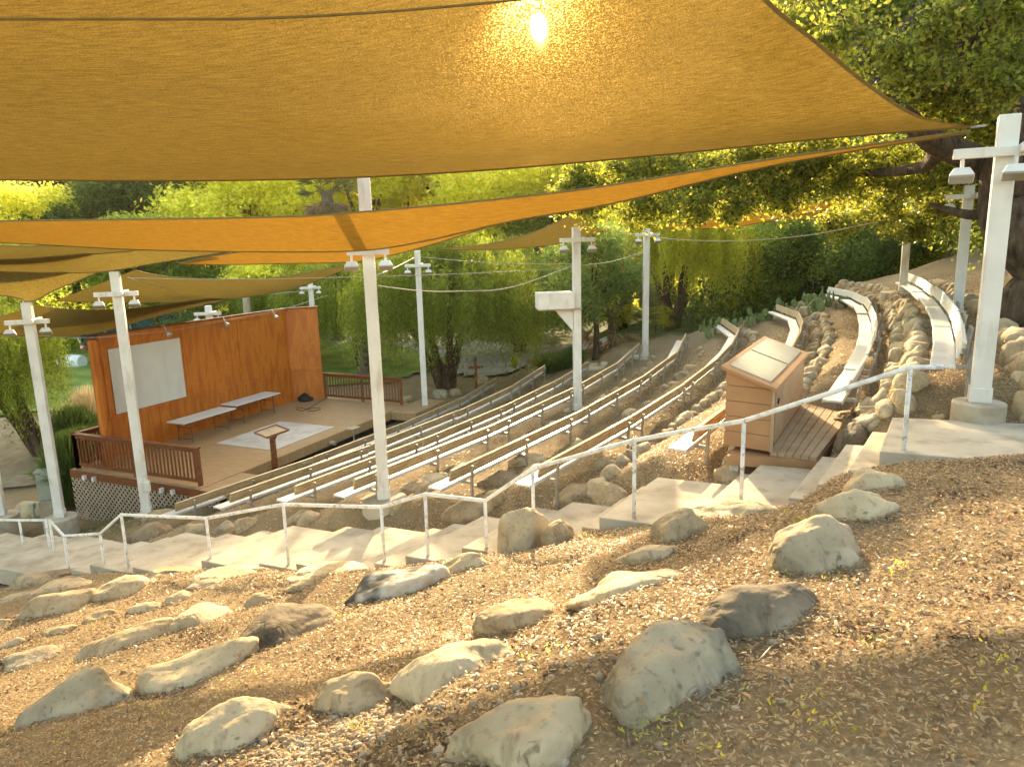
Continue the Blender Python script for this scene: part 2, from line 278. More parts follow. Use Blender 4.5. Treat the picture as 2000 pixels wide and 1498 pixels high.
M['sail_hem'] = noise_mat('sail_hem', [(.17, .125, .05), (.22, .165, .07)], 8, .9, .1, 50)
# ---------------------------------------------------------------- mesh helpers
class MB:
    def __init__(s): s.v = []; s.f = []
    def box(s, c, size, R=None, taper=None):
        b = len(s.v); hx, hy, hz = [q/2 for q in size]; c = Vector(c)
        for i, (x, y, z) in enumerate([(-1,-1,-1),(1,-1,-1),(1,1,-1),(-1,1,-1),(-1,-1,1),(1,-1,1),(1,1,1),(-1,1,1)]):
            p = Vector((x*hx, y*hy, z*hz))
            if taper and z > 0: p.x *= taper; p.y *= taper
            if R is not None: p = R @ p
            s.v.append(tuple(c+p))
        s.f += [tuple(b+i for i in q) for q in [(0,3,2,1),(4,5,6,7),(0,1,5,4),(1,2,6,5),(2,3,7,6),(3,0,4,7)]]; return s
    def bar(s, a, b_, w, h, up=(0, 0, 1)):
        a = Vector(a); b_ = Vector(b_); d = b_-a; x = d.normalized(); upv = Vector(up)
        y = upv.cross(x)
        if y.length < 1e-4: y = Vector((0, 1, 0)).cross(x)
        y.normalize(); z = x.cross(y)
        return s.box((a+b_)/2, (d.length, w, h), Matrix((x, y, z)).transposed())
    def tube(s, pts, r, n=10, cap=True):
        pts = [Vector(p) for p in pts]; rs = r if isinstance(r, (list, tuple)) else [r]*len(pts); b = len(s.v); prev = None
        for i, p in enumerate(pts):
            t = (pts[min(i+1, len(pts)-1)]-pts[max(i-1, 0)]).normalized()
            if prev is None:
                a = Vector((0, 0, 1)) if abs(t.z) < .9 else Vector((1, 0, 0)); x = a.cross(t).normalized()
            else: x = (prev-t*prev.dot(t)).normalized()
            prev = x; y = t.cross(x)
            for k in range(n):
                an = 2*math.pi*k/n; s.v.append(tuple(p+(x*math.cos(an)+y*math.sin(an))*rs[i]))
        for i in range(len(pts)-1):
            for k in range(n):
                k2 = (k+1) % n; s.f.append((b+i*n+k, b+i*n+k2, b+(i+1)*n+k2, b+(i+1)*n+k))
        if cap:
            s.f.append(tuple(b+k for k in reversed(range(n)))); s.f.append(tuple(b+(len(pts)-1)*n+k for k in range(n)))
        return s
    def prism(s, poly, z0, z1):
        b = len(s.v); n = len(poly)
        zz0 = z0 if isinstance(z0, (list, tuple)) else [z0]*n; zz1 = z1 if isinstance(z1, (list, tuple)) else [z1]*n
        s.v += [(p[0], p[1], zz0[i]) for i, p in enumerate(poly)]+[(p[0], p[1], zz1[i]) for i, p in enumerate(poly)]
        s.f.append(tuple(b+i for i in reversed(range(n)))); s.f.append(tuple(b+n+i for i in range(n)))
        for i in range(n): j = (i+1) % n; s.f.append((b+i, b+j, b+n+j, b+n+i))
        return s
    def grid(s, rows, closed=False):
        b = len(s.v); n = len(rows[0])
        for r in rows: s.v += [tuple(p) for p in r]
        for i in range(len(rows)-1):
            for j in range(n-1): s.f.append((b+i*n+j, b+i*n+j+1, b+(i+1)*n+j+1, b+(i+1)*n+j))
        return s
def tag(o, label=None, cat=None, group=None, kind=None):
    if label: o['label'] = label
    if cat: o['category'] = cat
    if group: o['group'] = group
    if kind: o['kind'] = kind
    return o
def mk(name, mb, m, parent=None, smooth=False, bevel=0, label=None, cat=None, group=None, kind=None, flat_angle=True):
    me = bpy.data.meshes.new(name)
    if isinstance(mb, MB): me.from_pydata(mb.v, [], mb.f)
    else: me = mb
    me.materials.clear(); me.materials.append(M[m]); o = bpy.data.objects.new(name, me); COL.objects.link(o)
    if smooth: me.polygons.foreach_set('use_smooth', [True]*len(me.polygons))
    me.update()
    if bevel:
        md = o.modifiers.new('bevel', 'BEVEL'); md.width = bevel; md.segments = 2; md.limit_method = 'ANGLE'
    if parent is not None:
        o.parent = parent; o.matrix_parent_inverse = Matrix.Translation(-Vector(parent.location)) if parent.rotation_euler.z == 0 else (Matrix.Translation(parent.location) @ parent.rotation_euler.to_matrix().to_4x4()).inverted()
    return tag(o, label, cat, group, kind)
def emp(name, loc, label, cat, group=None):
    o = bpy.data.objects.new(name, None); COL.objects.link(o); o.location = loc; o.empty_display_size = .2
    return tag(o, label, cat, group)
def cards(centers, dirs, normals, ln, wd, m, name, parent=None, **kw):
    """many diamond shaped leaves in one mesh"""
    c = np.asarray(centers); n = len(c); d = np.asarray(dirs); nr = np.asarray(normals)
    d = d/np.linalg.norm(d, axis=1, keepdims=True); sd_ = np.cross(d, nr); sd_ /= (np.linalg.norm(sd_, axis=1, keepdims=True)+1e-9)
    ln = np.broadcast_to(ln, n)[:, None]; wd = np.broadcast_to(wd, n)[:, None]
    up = np.cross(sd_, d)
    V = np.stack([c-d*ln/2, c+sd_*wd/2+up*wd*.15, c+d*ln/2, c-sd_*wd/2+up*wd*.15], 1).reshape(-1, 3)
    me = bpy.data.meshes.new(name); me.vertices.add(4*n); me.vertices.foreach_set('co', V.astype(np.float32).ravel())
    me.loops.add(4*n); me.loops.foreach_set('vertex_index', np.arange(4*n, dtype=np.int32))
    me.polygons.add(n); me.polygons.foreach_set('loop_start', np.arange(0, 4*n, 4, dtype=np.int32))
    me.update(calc_edges=True)
    return mk(name, me, m, parent, **kw)
def rdir(n): v = RNG.normal(size=(n, 3)); return v/np.linalg.norm(v, axis=1, keepdims=True)
#@@STRUCT
# ---------------------------------------------------------------- ground
def axis(segs):
    out = [segs[0][0]]
    for a, b, st in segs: out += list(np.linspace(a, b, max(2, int((b-a)/st)+1))[1:])
    return np.array(out)
xs = axis([(-420, -60, 24), (-60, -24, 1.5), (-24, -14, .4), (-14, 9, .1), (9, 16, .16), (16, 45, .6), (45, 420, 24)])
ys = axis([(-30, -2, 4), (-2, 3, .4), (3, 16, .1), (16, 33, .2), (33, 70, .9), (70, 200, 6), (200, 520, 30)])
X, Y = np.meshgrid(xs, ys); Zg = H(X, Y)
for i in range(Zg.shape[0]):                                   # fine lumps near the camera
    pass
nn = len(xs)*len(ys); me = bpy.data.meshes.new('ground')
lump = .012*np.sin(X*9.1+np.sin(Y*5.3)*2)*np.sin(Y*8.3+np.sin(X*6.1)*2)+.008*np.sin(X*21+Y*13)*np.sin(Y*19-X*11)
Zg = Zg+lump*sstep(30, 12, np.hypot(X, Y))
V = np.stack([X, Y, Zg], -1).reshape(-1, 3)
idx = np.arange(nn).reshape(len(ys), len(xs)); Q = np.stack([idx[:-1, :-1], idx[:-1, 1:], idx[1:, 1:], idx[1:, :-1]], -1).reshape(-1, 4)
me.vertices.add(nn); me.vertices.foreach_set('co', V.astype(np.float32).ravel())
me.loops.add(Q.size); me.loops.foreach_set('vertex_index', Q.astype(np.int32).ravel())
me.polygons.add(len(Q)); me.polygons.foreach_set('loop_start', np.arange(0, Q.size, 4, dtype=np.int32)); me.update(calc_edges=True)
Ug, Sg = us(X, Y)
green = np.clip(sstep(29.5, 35, Ug)*1.0+sstep(-13, -14.5, Sg)*sstep(18, 13, Ug)*.62*sstep(-17.5, -15.5, Sg)+sstep(36, 46, np.hypot(X, Y))*1.0, 0, 1)
at_ = me.attributes.new('green', 'FLOAT', 'POINT'); at_.data.foreach_set('value', green.astype(np.float32).ravel())
ground = mk('ground', me, 'dirt', smooth=True, kind='structure', label='brown dirt hillside with mulch, stepped in terraces')
def sheet(name, m, poly, step, dz, label, kind='structure'):
    dz += .05
    P = np.array(poly); x0, y0 = P.min(0); x1, y1 = P.max(0); xa = np.arange(x0, x1+step, step); ya = np.arange(y0, y1+step, step)
    def inside(x, y):
        c = False; j = len(poly)-1
        for i in range(len(poly)):
            xi, yi = poly[i]; xj, yj = poly[j]
            if (yi > y) != (yj > y) and x < (xj-xi)*(y-yi)/(yj-yi)+xi: c = not c
            j = i
        return c
    mb = MB(); ids = {}
    def vid(i, j):
        if (i, j) not in ids:
            ids[(i, j)] = len(mb.v); x, y = xa[i], ya[j]; mb.v.append((x, y, G(x, y)+dz))
        return ids[(i, j)]
    for i in range(len(xa)-1):
        for j in range(len(ya)-1):
            if inside(xa[i]+step/2, ya[j]+step/2): mb.f.append((vid(i, j), vid(i+1, j), vid(i+1, j+1), vid(i, j+1)))
    return mk(name, mb, m, smooth=True, kind=kind, label=label)
M['lawn'] = noise_mat('lawn_green', [(.09, .16, .025), (.18, .26, .045), (.28, .30, .08)], .8, .95, .8, 40, detail=12, bdist=.04)
sheet('lawn', 'lawn', [(-46, 31), (-22, 30.5), (-15, 34), (-6, 35), (-3, 40), (-6, 47), (-14, 52), (-46, 60)], .6, .05, 'green lawn behind the stage')
sheet('road', 'gravel', [(-60, 64), (-20, 55), (-8, 48), (-3.5, 41.5), (-2.5, 34.5), (5, 33.5), (5.5, 38), (2, 44), (-8, 55), (-20, 63), (-60, 74)], .6, .07, 'pale grey gravel road curving behind the stage')
M['pathgravel'] = noise_mat('path_gravel', [(.19, .145, .09), (.30, .24, .16)], 2.2, .95, .7, 40, detail=12, bdist=.02)
sheet('path', 'pathgravel', [(-46, 30), (-46, 23), (-22, 22.5), (-15.5, 22.5), (-14.6, 26), (-17, 29), (-22, 30)], .5, .05, 'pale gravel path at the left of the stage')
# ---------------------------------------------------------------- concrete steps
ST = [(4.3, 2.2, -2.31)]
noses = [(1.95, -2.52), (1.68, -2.71), (1.42, -2.9), (.70, -3.09), (.47, -3.24), (-.62, -3.42), (-.83, -3.58), (-1.08, -3.78), (-1.85, -3.95), (-2.45, -4.12), (-3.3, -4.38), (-3.8, -4.58), (-4.2, -4.72), (-5.15, -4.82), (-5.85, -4.93), (-7.0, -5.08), (-7.7, -5.28), (-8.55, -5.47), (-9.6, -5.60), (-10.1, -5.78), (-10.85, -5.98), (-12.6, -6.1), (-13.8, -6.25), (-15.2, -6.42), (-17.5, -6.55)]
p = 2.2
for s1, z in noses: ST.append((p, s1, z)); p = s1
def stair_z(s):
    for a, b, z in ST:
        if s <= a and s > b: return z
    return ST[0][2] if s > 2.2 else ST[-1][2]
stairs = emp('concrete_stairs', (2.6, 8.6, -2.9), 'long flight of pale concrete steps and landings running down beside the bench rows', 'stairs')
for i, (a, b, z) in enumerate(ST):
    u0, u1 = 8.12, 9.85
    if i == 0: u0, u1 = 8.2, 10.3
    n = max(1, int((a-b)/.5)); ss = [a+.04+(b-a-.04)*k/n for k in range(n+1)]
    if i == 0:
        A0 = xy(8.22, 2.2); B0 = atz(1743, 815, -2.31); B0 = (B0.x, B0.y); A1 = atz(2240, 925, -2.31); B1 = atz(2240, 838, -2.31)
        poly = [tuple(A0), (A1.x, A1.y), (B1.x, B1.y), tuple(B0)]
    else: poly = [tuple(xy(u0, q)) for q in ss]+[tuple(xy(u1, q)) for q in reversed(ss)]
    mk('landing' if a-b > .55 else 'step', MB().prism(poly, z-.34, z), 'conc', stairs, bevel=.012)
# ---------------------------------------------------------------- handrails
def solve_top(base, tx, ty):
    best = None
    for h in np.arange(.4, 1.5, .01):
        P = np.array(base)+np.array([0, 0, h]); d = P@FW; x = CX+FPX*(P@RT)/d; y = CY-FPX*(P@UPV)/d
        e = abs(y-ty)
        if best is None or e < best[0]: best = (e, h)
    return best[1]
def onu(px, py, U0):
    v = ray(px, py); ts = np.arange(2, 45, .02); P = v[None]*ts[:, None]; u, s = us(P[:, 0], P[:, 1]); i = int(np.argmax(u >= U0)); return Vector(P[i]), s[i]
posts = [((1778, 717), (1764, 884), 8.32), ((1455, 822), (1447, 980), 8.25), ((1240, 860), (1238, 1000), 8.25), ((1042, 915), (1043, 1052), 8.25), ((947, 978), (951, 1085), 8.25), ((833, 965), (836, 1080), 8.25),
         ((747, 990), (750, 1080), 8.25), ((555, 985), (563, 1092), 8.25), ((405, 1012), (412, 1095), 8.25), ((235, 1005), (249, 1094), 8.25), ((193, 1043), (204, 1102), 8.25), ((126, 1047), (135, 1112), 8.25), ((90, 1016), (107, 1082), 9.0)]
rail = emp('handrail', (1.4, 8.0, -3.4), 'long white pipe handrail zigzagging down the near side of the concrete steps', 'handrail')
tops = []
for (tx, ty), (bx, by), U0 in posts:
    P, s = onu(bx, by, U0); h = solve_top(P, tx, ty); T = P+Vector((0, 0, h)); tops.append(T)
    mk('post', MB().tube([P-Vector((0, 0, .35)), T], .024, 12), 'rail', rail, smooth=True)
e0 = tops[0]; end = at(1846, 717, (np.array(e0)@FW)*1.0)
mk('top_rail', MB().tube([end, e0]+tops[1:], .027, 12), 'rail', rail, smooth=True)
rail2 = emp('handrail', (-11, 14.5, -6.2), 'short white pipe handrail at the foot of the steps, left edge', 'handrail')
P1, _ = onu(100, 1084, 9.15); h = solve_top(P1, 86, 1016); T1 = P1+Vector((0, 0, h)); P2, _ = onu(48, 1078, 9.3); T2 = P2+Vector((0, 0, solve_top(P2, 38, 1016)))
T3 = T2+(T2-T1)*3
for P, T in ((P1, T1), (P2, T2), (Vector((T3.x, T3.y, T3.z-.9)), T3)): mk('post', MB().tube([P-Vector((0, 0, .3)), T], .024, 12), 'rail', rail2, smooth=True)
mk('top_rail', MB().tube([T1, T2, T3], .027, 12), 'rail', rail2, smooth=True)
# ---------------------------------------------------------------- benches
ROWU = [(11.7, 28.2), (11.2, 27.9), (10.8, 26.2), (10.3, 28.0), (10.35, 28.6), (9.9, 30.4), (10.5, 30.4), (11.4, 30.4), (10.4, 26.6)]
SEG = [4.2, 4.2, 4.0, 4.4, 4.6, 3.4, 2.9, 2.45, 2.1]
ORD = ['first', 'second', 'third', 'fourth', 'fifth', 'sixth', 'seventh', 'eighth', 'ninth']
POS = ['beside the steps', 'second from the steps', 'third from the steps', 'fourth from the steps', 'fifth from the steps', 'sixth from the steps', 'seventh from the steps', 'eighth from the steps', 'ninth from the steps']
def row_pt(k, u, ds, z):
    p = xy(u, S[k]); q = xy(u+.05, S[k]); t = (q-p); t /= np.linalg.norm(t); n = np.array([t[1], -t[0]])     # n points up the slope
    p = p+n*ds; return Vector((p[0], p[1], z))
for k in range(9):
    u0, u1 = ROWU[k]; n = max(1, round((u1-u0)/SEG[k])); L_ = (u1-u0)/n
    for j in range(n):
        a, b = u0+j*L_, u0+(j+1)*L_-.03; zt = ZB[k]+(RNG.uniform(-.012, .012) if k < 7 else RNG.uniform(-.03, .03))
        zs = zt-.31
        end = 'far end of the row' if j == n-1 and n > 2 else POS[j]
        lab = 'slatted aluminium bench in the %s row up from the stage, %s' % (ORD[k], end)
        A = row_pt(k, a, 0, zs); B = row_pt(k, b, 0, zs); mid = (A+B)/2
        bench = emp('bench', (mid.x, mid.y, zs-.32), lab, 'bench', 'aluminium benches in curved rows on the terraced slope')
        t = (B-A).normalized(); nn_ = Vector((t.y, -t.x, 0))        # up-slope normal; the seat lies down-slope of it
        ext = t*(.22 if j == 0 else 0)
        sa = A-nn_*.25-ext; sb = B-nn_*.25
        mbs = MB().bar(sa, sb, .27, .035)
        for q in (-.135, .135): mbs.bar(sa+nn_*q-Vector((0, 0, .02)), sb+nn_*q-Vector((0, 0, .02)), .012, .05)
        mk('seat', mbs, 'alu', bench, bevel=.006)
        tilt = (Vector((0, 0, 1))*.97+nn_*.25).normalized()
        mbb = MB(); ba = A-nn_*.075+Vector((0, 0, .195)); bb = B-nn_*.075+Vector((0, 0, .195))
        mbb.bar(ba, bb, .022, .22, up=tilt)
        back_n = (nn_-tilt*nn_.dot(tilt)).normalized()
        for q in (-.103, -.035, .035, .103): mbb.bar(ba+tilt*q+back_n*.022, bb+tilt*q+back_n*.022, .028, .016, up=tilt)
        mk('backrest', mbb, 'alu_ground_reflect' if k < 7 else 'alu', bench, bevel=.004)
        nl = 3 if L_ > 3.6 else 2
        for i in range(nl):
            f = (.1+.8*i/(nl-1)); c = A.lerp(B, f); gz = G(c.x+nn_.x*.06, c.y+nn_.y*.06)
            lb = c+nn_*.05
            m_ = MB().tube([Vector((lb.x, lb.y, min(gz, zs-.25)-.12)), Vector((lb.x, lb.y, zs-.10)), lb+Vector((0, 0, .0)), lb+nn_*.035+Vector((0, 0, .27))], .027, 8)
            m_.bar(lb+Vector((0, 0, -.055)), lb-nn_*.42+Vector((0, 0, -.055)), .045, .05)
            mk('leg', m_, 'leg', bench)
# ---------------------------------------------------------------- stage
SO = np.array([-12.46, 20.03]); st = 1.147; SU = np.array([math.cos(st), math.sin(st)]); SV = np.array([math.sin(st), -math.cos(st)])
DZ = -6.19
def sp_(u, v, z=0): p = SO+SU*u+SV*v; return Vector((p[0], p[1], DZ+z))
def sxy(u, v): p = SO+SU*u+SV*v; return (p[0], p[1])
srot = st
stage = emp('stage', tuple(sp_(4, 3, -.6)), 'wooden outdoor stage with stained plywood back wall and dark red railings', 'stage')
def smk(name, mb, m, parent=stage, **kw): return mk(name, mb, m, parent, **kw)
def sbox(mb, u0, u1, v0, v1, z0, z1):
    return mb.prism([sxy(u0, v0), sxy(u1, v0), sxy(u1, v1), sxy(u0, v1)][::-1], DZ+z0, DZ+z1)
UL, VF, UR, VFR = -.35, 4.75, 10.0, 4.75
# deck boards
dk = MB(); v = -1.0; rngd = random.Random(3)
for i in range(200):
    v0 = -.14+i*.145
    if v0 > 5.75: break
    v1 = v0+.139
    if v0 < 4.7: sbox(dk, UL, UR, v0, v1, -.035, 0)
    else: sbox(dk, UL, 1.17, v0, v1, -.05, -.015); sbox(dk, 8.6, UR+.9, v0, v1, -.05, -.015)
DK = smk('deck', dk, 'deck', bevel=0)
fa = MB(); sbox(fa, 1.17, 8.6, 4.80, 4.84, -.30, .0); sbox(fa, 1.14, 1.17, 4.842, 5.9, -.30, -.055); sbox(fa, 8.6, 8.64, 4.842, 5.9, -.30, -.055); sbox(fa, UL, 1.14, 5.80, 5.84, -.3, -.02); sbox(fa, 8.64, 10.9, 5.80, 5.84, -.3, -.02)
smk('fascia', fa, 'deck')
fl = MB(); sbox(fl, UL-.05, UL-.003, -.14, 5.6, -.20, .0); sbox(fl, UL, UR, -.19, -.142, -.20, .0); smk('side_fascia', fl, 'darkwood')
# wall
wl = MB(); wh = 3.68; bandz = 1.22; uc, ue, ve = 8.9, 9.7, .9
def wallseg(mb, a, b, z0, z1, t0=-.12, t1=0):
    a = np.array(a); b = np.array(b); d = (b-a)/np.linalg.norm(b-a); nn_ = np.array([-d[1], d[0]])   # in (u,v): n towards the audience
    P = [a+nn_*t0, b+nn_*t0, b+nn_*t1, a+nn_*t1]
    mb.prism([sxy(*q) for q in P][::-1], DZ+z0, DZ+z1)
wallseg(wl, (.85, 0), (uc, 0), 0, wh); wallseg(wl, (.12, .86), (.85, 0), 0, wh); wallseg(wl, (uc, 0), (ue, ve), 0, wh)
wobj = smk('back_wall', wl, 'wall')
tr = MB()
wallseg(tr, (.85, 0), (uc, 0), wh, wh+.05, -.16, .05); wallseg(tr, (.10, .89), (.85, 0), wh, wh+.05, -.16, .05); wallseg(tr, (uc, 0), (ue+.02, ve+.02), wh, wh+.05, -.16, .05)
smk('cap', tr, 'darkwood', wobj)
tr = MB()
wallseg(tr, (.9, 0), (uc, 0), bandz-.05, bandz+.05, 0.002, .035); wallseg(tr, (uc, 0), (ue, ve), bandz-.05, bandz+.05, .002, .035)
wallseg(tr, (.9, 0), (uc, 0), 0.002, .16, .002, .03); wallseg(tr, (uc, 0), (ue, ve), .002, .16, .002, .03)
for q in [.95, 3.85, 6.3, 8.78]: wallseg(tr, (q, 0), (q+.09, 0), bandz+.052, wh-.03, .002, .02)
for q in np.arange(1.0, 8.8, .42): wallseg(tr, (q, 0), (q+.035, 0), .162, bandz-.052, .002, .014)
wallseg(tr, (.9, 0), (uc, 0), wh-.14, wh-.003, .022, .04)
smk('trim', tr, 'wall', wobj)
wing = MB(); wing.prism([sxy(.0, .86), sxy(.12, .86), sxy(.14, 1.0), sxy(.0, 1.0)][::-1], DZ, DZ+wh+.03)
smk('end_wing', wing, 'wall', wobj)
wbd = MB(); wallseg(wbd, (1.16, 0), (3.75, 0), 1.285, 3.26, .022, .04)
smk('whiteboard', wbd, 'board', wobj, label='big pale projection board on the wall')
for q in (0.95, 3, 6, 8.6): bat = MB(); sbox(bat, q, q+.1, -.30, -.125, 0.003, 3.0); smk('brace', bat, 'darkwood', wobj)
def rail_run(a, b, n_post, name='railing', zoff=0):
    """a,b in (u,v)"""
    a = np.array(a, float); b = np.array(b, float); L0 = np.linalg.norm(b-a)
    P = lambda f, z: sp_(*(a+(b-a)*f), z+zoff)
    d = (P(1, 0)-P(0, 0)).normalized()
    top = MB().bar(P(0, 1.03)-d*.06, P(1, 1.03)+d*.06, .15, .04); R0 = smk(name, top, 'darkwood')
    m_ = MB().bar(P(0, .955)+d*.05, P(1, .955)-d*.05, .045, .10).bar(P(0, .13)+d*.05, P(1, .13)-d*.05, .045, .09); smk('rail_bar', m_, 'darkwood', R0)
    for i in range(n_post):
        f = i/(n_post-1); smk('post', MB().bar(P(f, -.25 if zoff == 0 else -.1), P(f, 1.008), .10, .10), 'darkwood', R0)
    nb = int(L0/.135)
    bl = 0
    for i in range(1, nb):
        f = i/nb
        if min(abs(f-j/(n_post-1)) for j in range(n_post))*L0 < .07: continue
        smk('baluster', MB().bar(P(f, .176), P(f, .904), .038, .038), 'darkwood', R0); bl += 1
    return R0
rail_run((-.18, -.05), (-.08, 4.62), 3)
rail_run((-.18, -.05), (.62, -.06), 2)
rail_run((9.75, .95), (9.68, 4.62), 3)
# lattice skirt
lt = MB(); v0, v1, zt, = -1.0, 5.0, -.2
Lh = 1.25
def latpt(v, z): return sp_(UL-.02, v, z)
for sgn, off in ((1, 0), (-1, .014)):
    for c in np.arange(-.2-Lh, 5.6+Lh, .165):
        # strip from bottom to top going sideways
        z0_, z1_ = -.2-Lh, -.2; va, vb = (c, c+Lh) if sgn > 0 else (c+Lh, c)
        # clip to [-1,5.6]
        def clip(va, vb):
            t0, t1 = 0, 1
            for lim, lo in ((-.14, True), (5.55, False)):
                fa_, fb_ = va-lim, vb-lim
                if not lo: fa_, fb_ = -fa_, -fb_
                if fa_ < 0 and fb_ < 0: return None
                if fa_ < 0: t0 = max(t0, fa_/(fa_-fb_))
                if fb_ < 0: t1 = min(t1, fa_/(fa_-fb_))
            return (t0, t1) if t1-t0 > .02 else None
        r = clip(va, vb)
        if not r: continue
        a = latpt(va+(vb-va)*r[0], z0_+(z1_-z0_)*r[0]); b = latpt(va+(vb-va)*r[1], z0_+(z1_-z0_)*r[1])
        d3 = Vector((-SU[0]*off, -SU[1]*off, 0)); lt.bar(a+d3, b+d3, .010, .036, up=tuple(SU)+(0,)) if False else lt.bar(a+d3, b+d3, .042, .010, up=(SU[0], SU[1], 0))
smk('lattice_skirt', lt, 'lattice')
un = MB(); sbox(un, UL+.15, 9.5, .1, 4.7, -1.5, -.3); smk('under_deck_shade', un, 'black')  # solid black block stands in for the shade behind the lattice
jb = MB()
for v_ in (.55, .95, 3.6, 4.0): jb.box(sp_(UL-.11, v_, -.13), (.10, .09, .13), Matrix.Rotation(st, 3, 'Z'))
smk('outlet_box', jb, 'white', bevel=.01)
fs = mk('floor_sheet', MB().prism([sxy(3.1, 1.85), sxy(6.05, 1.85), sxy(6.05, 4.23), sxy(3.1, 4.23)][::-1], DZ+.004, DZ+.016), 'mat', label='large pale grey sheet lying on the stage deck in front of the lectern', cat='floor sheet')
# front of sheet overhangs; extend the deck below it
# folding tables
def table(u, v, lab):
    t = emp('folding_table', tuple(sp_(u+1.11, v+.38)), lab, 'table', 'folding tables on the stage')
    tp = MB().prism([sxy(u, v), sxy(u+2.22, v), sxy(u+2.22, v+.76), sxy(u, v+.76)][::-1], DZ+.70, DZ+.74); mk('tabletop', tp, 'table', t, bevel=.012)
    for q in (.35, 1.87):
        m_ = MB()
        for vv in (.1, .66):
            m_.tube([sp_(u+q, v+vv, .698), sp_(u+q, v+vv+(.04 if vv > .3 else -.04), .02)], .013, 8)
        m_.tube([sp_(u+q, v+.09, .12), sp_(u+q, v+.67, .12)], .011, 8); m_.tube([sp_(u+q, v+.1, .5), sp_(u+q, v+.66, .5)], .01, 8)
        m_.tube([sp_(u+q, v+.38, .5), sp_(u+q+(.4 if q < 1 else -.4), v+.38, .69)], .01, 8)
        mk('leg', m_, 'legdark', t)
table(2.55, .40, 'white folding table on the stage, the one nearer the railing'); table(5.05, .12, 'white folding table on the stage, the one nearer the wall corner')
# lectern (wooden, one post) in front of the stage
def lectern():
    b = atz(537, 909, DZ-.17)
    t = emp('lectern', tuple(b), 'dark wooden lectern with slanted top on one post before the stage', 'lectern')
    mk('post', MB().bar(b-Vector((0, 0, .35)), b+Vector((0, 0, .96)), .13, .13), 'darkwood', t)
    Rz = Matrix.Rotation(st, 3, 'Z') @ Matrix.Rotation(math.radians(14), 3, 'X')
    c = b+Vector((0, 0, 1.02)); mk('desk_top', MB().box(c, (.92, .50, .035), Rz), 'boothdeck', t, bevel=.008)
    mb = MB()
    for o_, s_ in (((0, -.24, .035), (.92, .025, .04)), ((0, .24, .03), (.92, .025, .03)), ((-.45, 0, .03), (.025, .46, .03)), ((.45, 0, .03), (.025, .46, .03))): mb.box(c+Rz @ Vector(o_), s_, Rz)
    mk('lip', mb, 'darkwood', t)
    mk('bracket', MB().bar(b+Vector((0, 0, .72)), c+Rz @ Vector((.25, 0, -.03)), .05, .08), 'darkwood', t)
lectern()
b = atz(692, 866, DZ-.18)
t = emp('music_stand', tuple(b), 'small thin metal stand with a tan board top at the deck edge', 'stand')
mk('pole', MB().tube([b-Vector((0, 0, .35)), b+Vector((0, 0, .50))], .022, 8), 'leg', t); mk('tray', MB().box(b+Vector((0, 0, .52)), (.42, .30, .02), Matrix.Rotation(st, 3, 'Z')), 'lattice', t)
b = sp_(5.0, 4.85, -.2); mk('log_block', MB().tube([b+Vector(tuple(SV)+(0,))*0, b+Vector((SV[0]*.2, SV[1]*.2, 0))], .075, 12), 'lattice', smooth=False, label='small cut log block against the front edge of the stage', cat='log')
b = atz(541, 905, DZ-.42)
# black bag and cable
b = atz(596, 783, DZ); bag = MB(); 
import itertools
rr = []
for i in range(7):
    th_ = i/6; r_ = [.27, .30, .29, .24, .17, .10, .02][i]; rr.append([b+Vector((r_*math.cos(a)*(1+.2*math.sin(3*a+i)), r_*.8*math.sin(a), .055*i+.004)) for a in np.linspace(0, 2*math.pi, 13)])
bag.grid(rr); mk('bag', bag, 'black', smooth=True, label='slumped black bag on the stage at the foot of the wall', cat='bag')
pc = [(636, 779), (615, 790), (600, 799), (590, 797), (580, 795), (578, 799), (590, 803), (600, 799), (613, 797), (624, 796), (626, 799), (612, 803), (600, 802)]
mk('cable', MB().tube([atz(x, y, DZ+.012) for x, y in pc], .011, 6), 'black', label='loose black cable curling over the deck beside the bag', cat='cable')
# wall lamps
for i, (px, py, u_) in enumerate([(203, 662, .2), (336, 650, 3.1), (443, 639, 5.55), (539, 620, 8.0)]):
    c = sp_(u_, .25, wh-.12)
    t = emp('wall_lamp', tuple(c), ['silver clip lamp on the left end of the stage wall top', 'silver clip lamp above the right part of the projection board', 'silver clip lamp in the middle of the stage wall top', 'silver clip lamp nearest the wall corner on top of the stage wall'][i], 'lamp', 'clip lamps along the stage wall')
    mk('arm', MB().tube([sp_(u_, .03, wh+.03), sp_(u_, .16, wh+.08), c+Vector((0, 0, .04))], .012, 8), 'silver', t)
    d = (Vector((SV[0], SV[1], -.9))).normalized(); mk('lamp_shade', MB().tube([c, c+d*.06, c+d*.17, c+d*.175], [.03, .05, .095, .08], 14), 'silver', t, smooth=True)
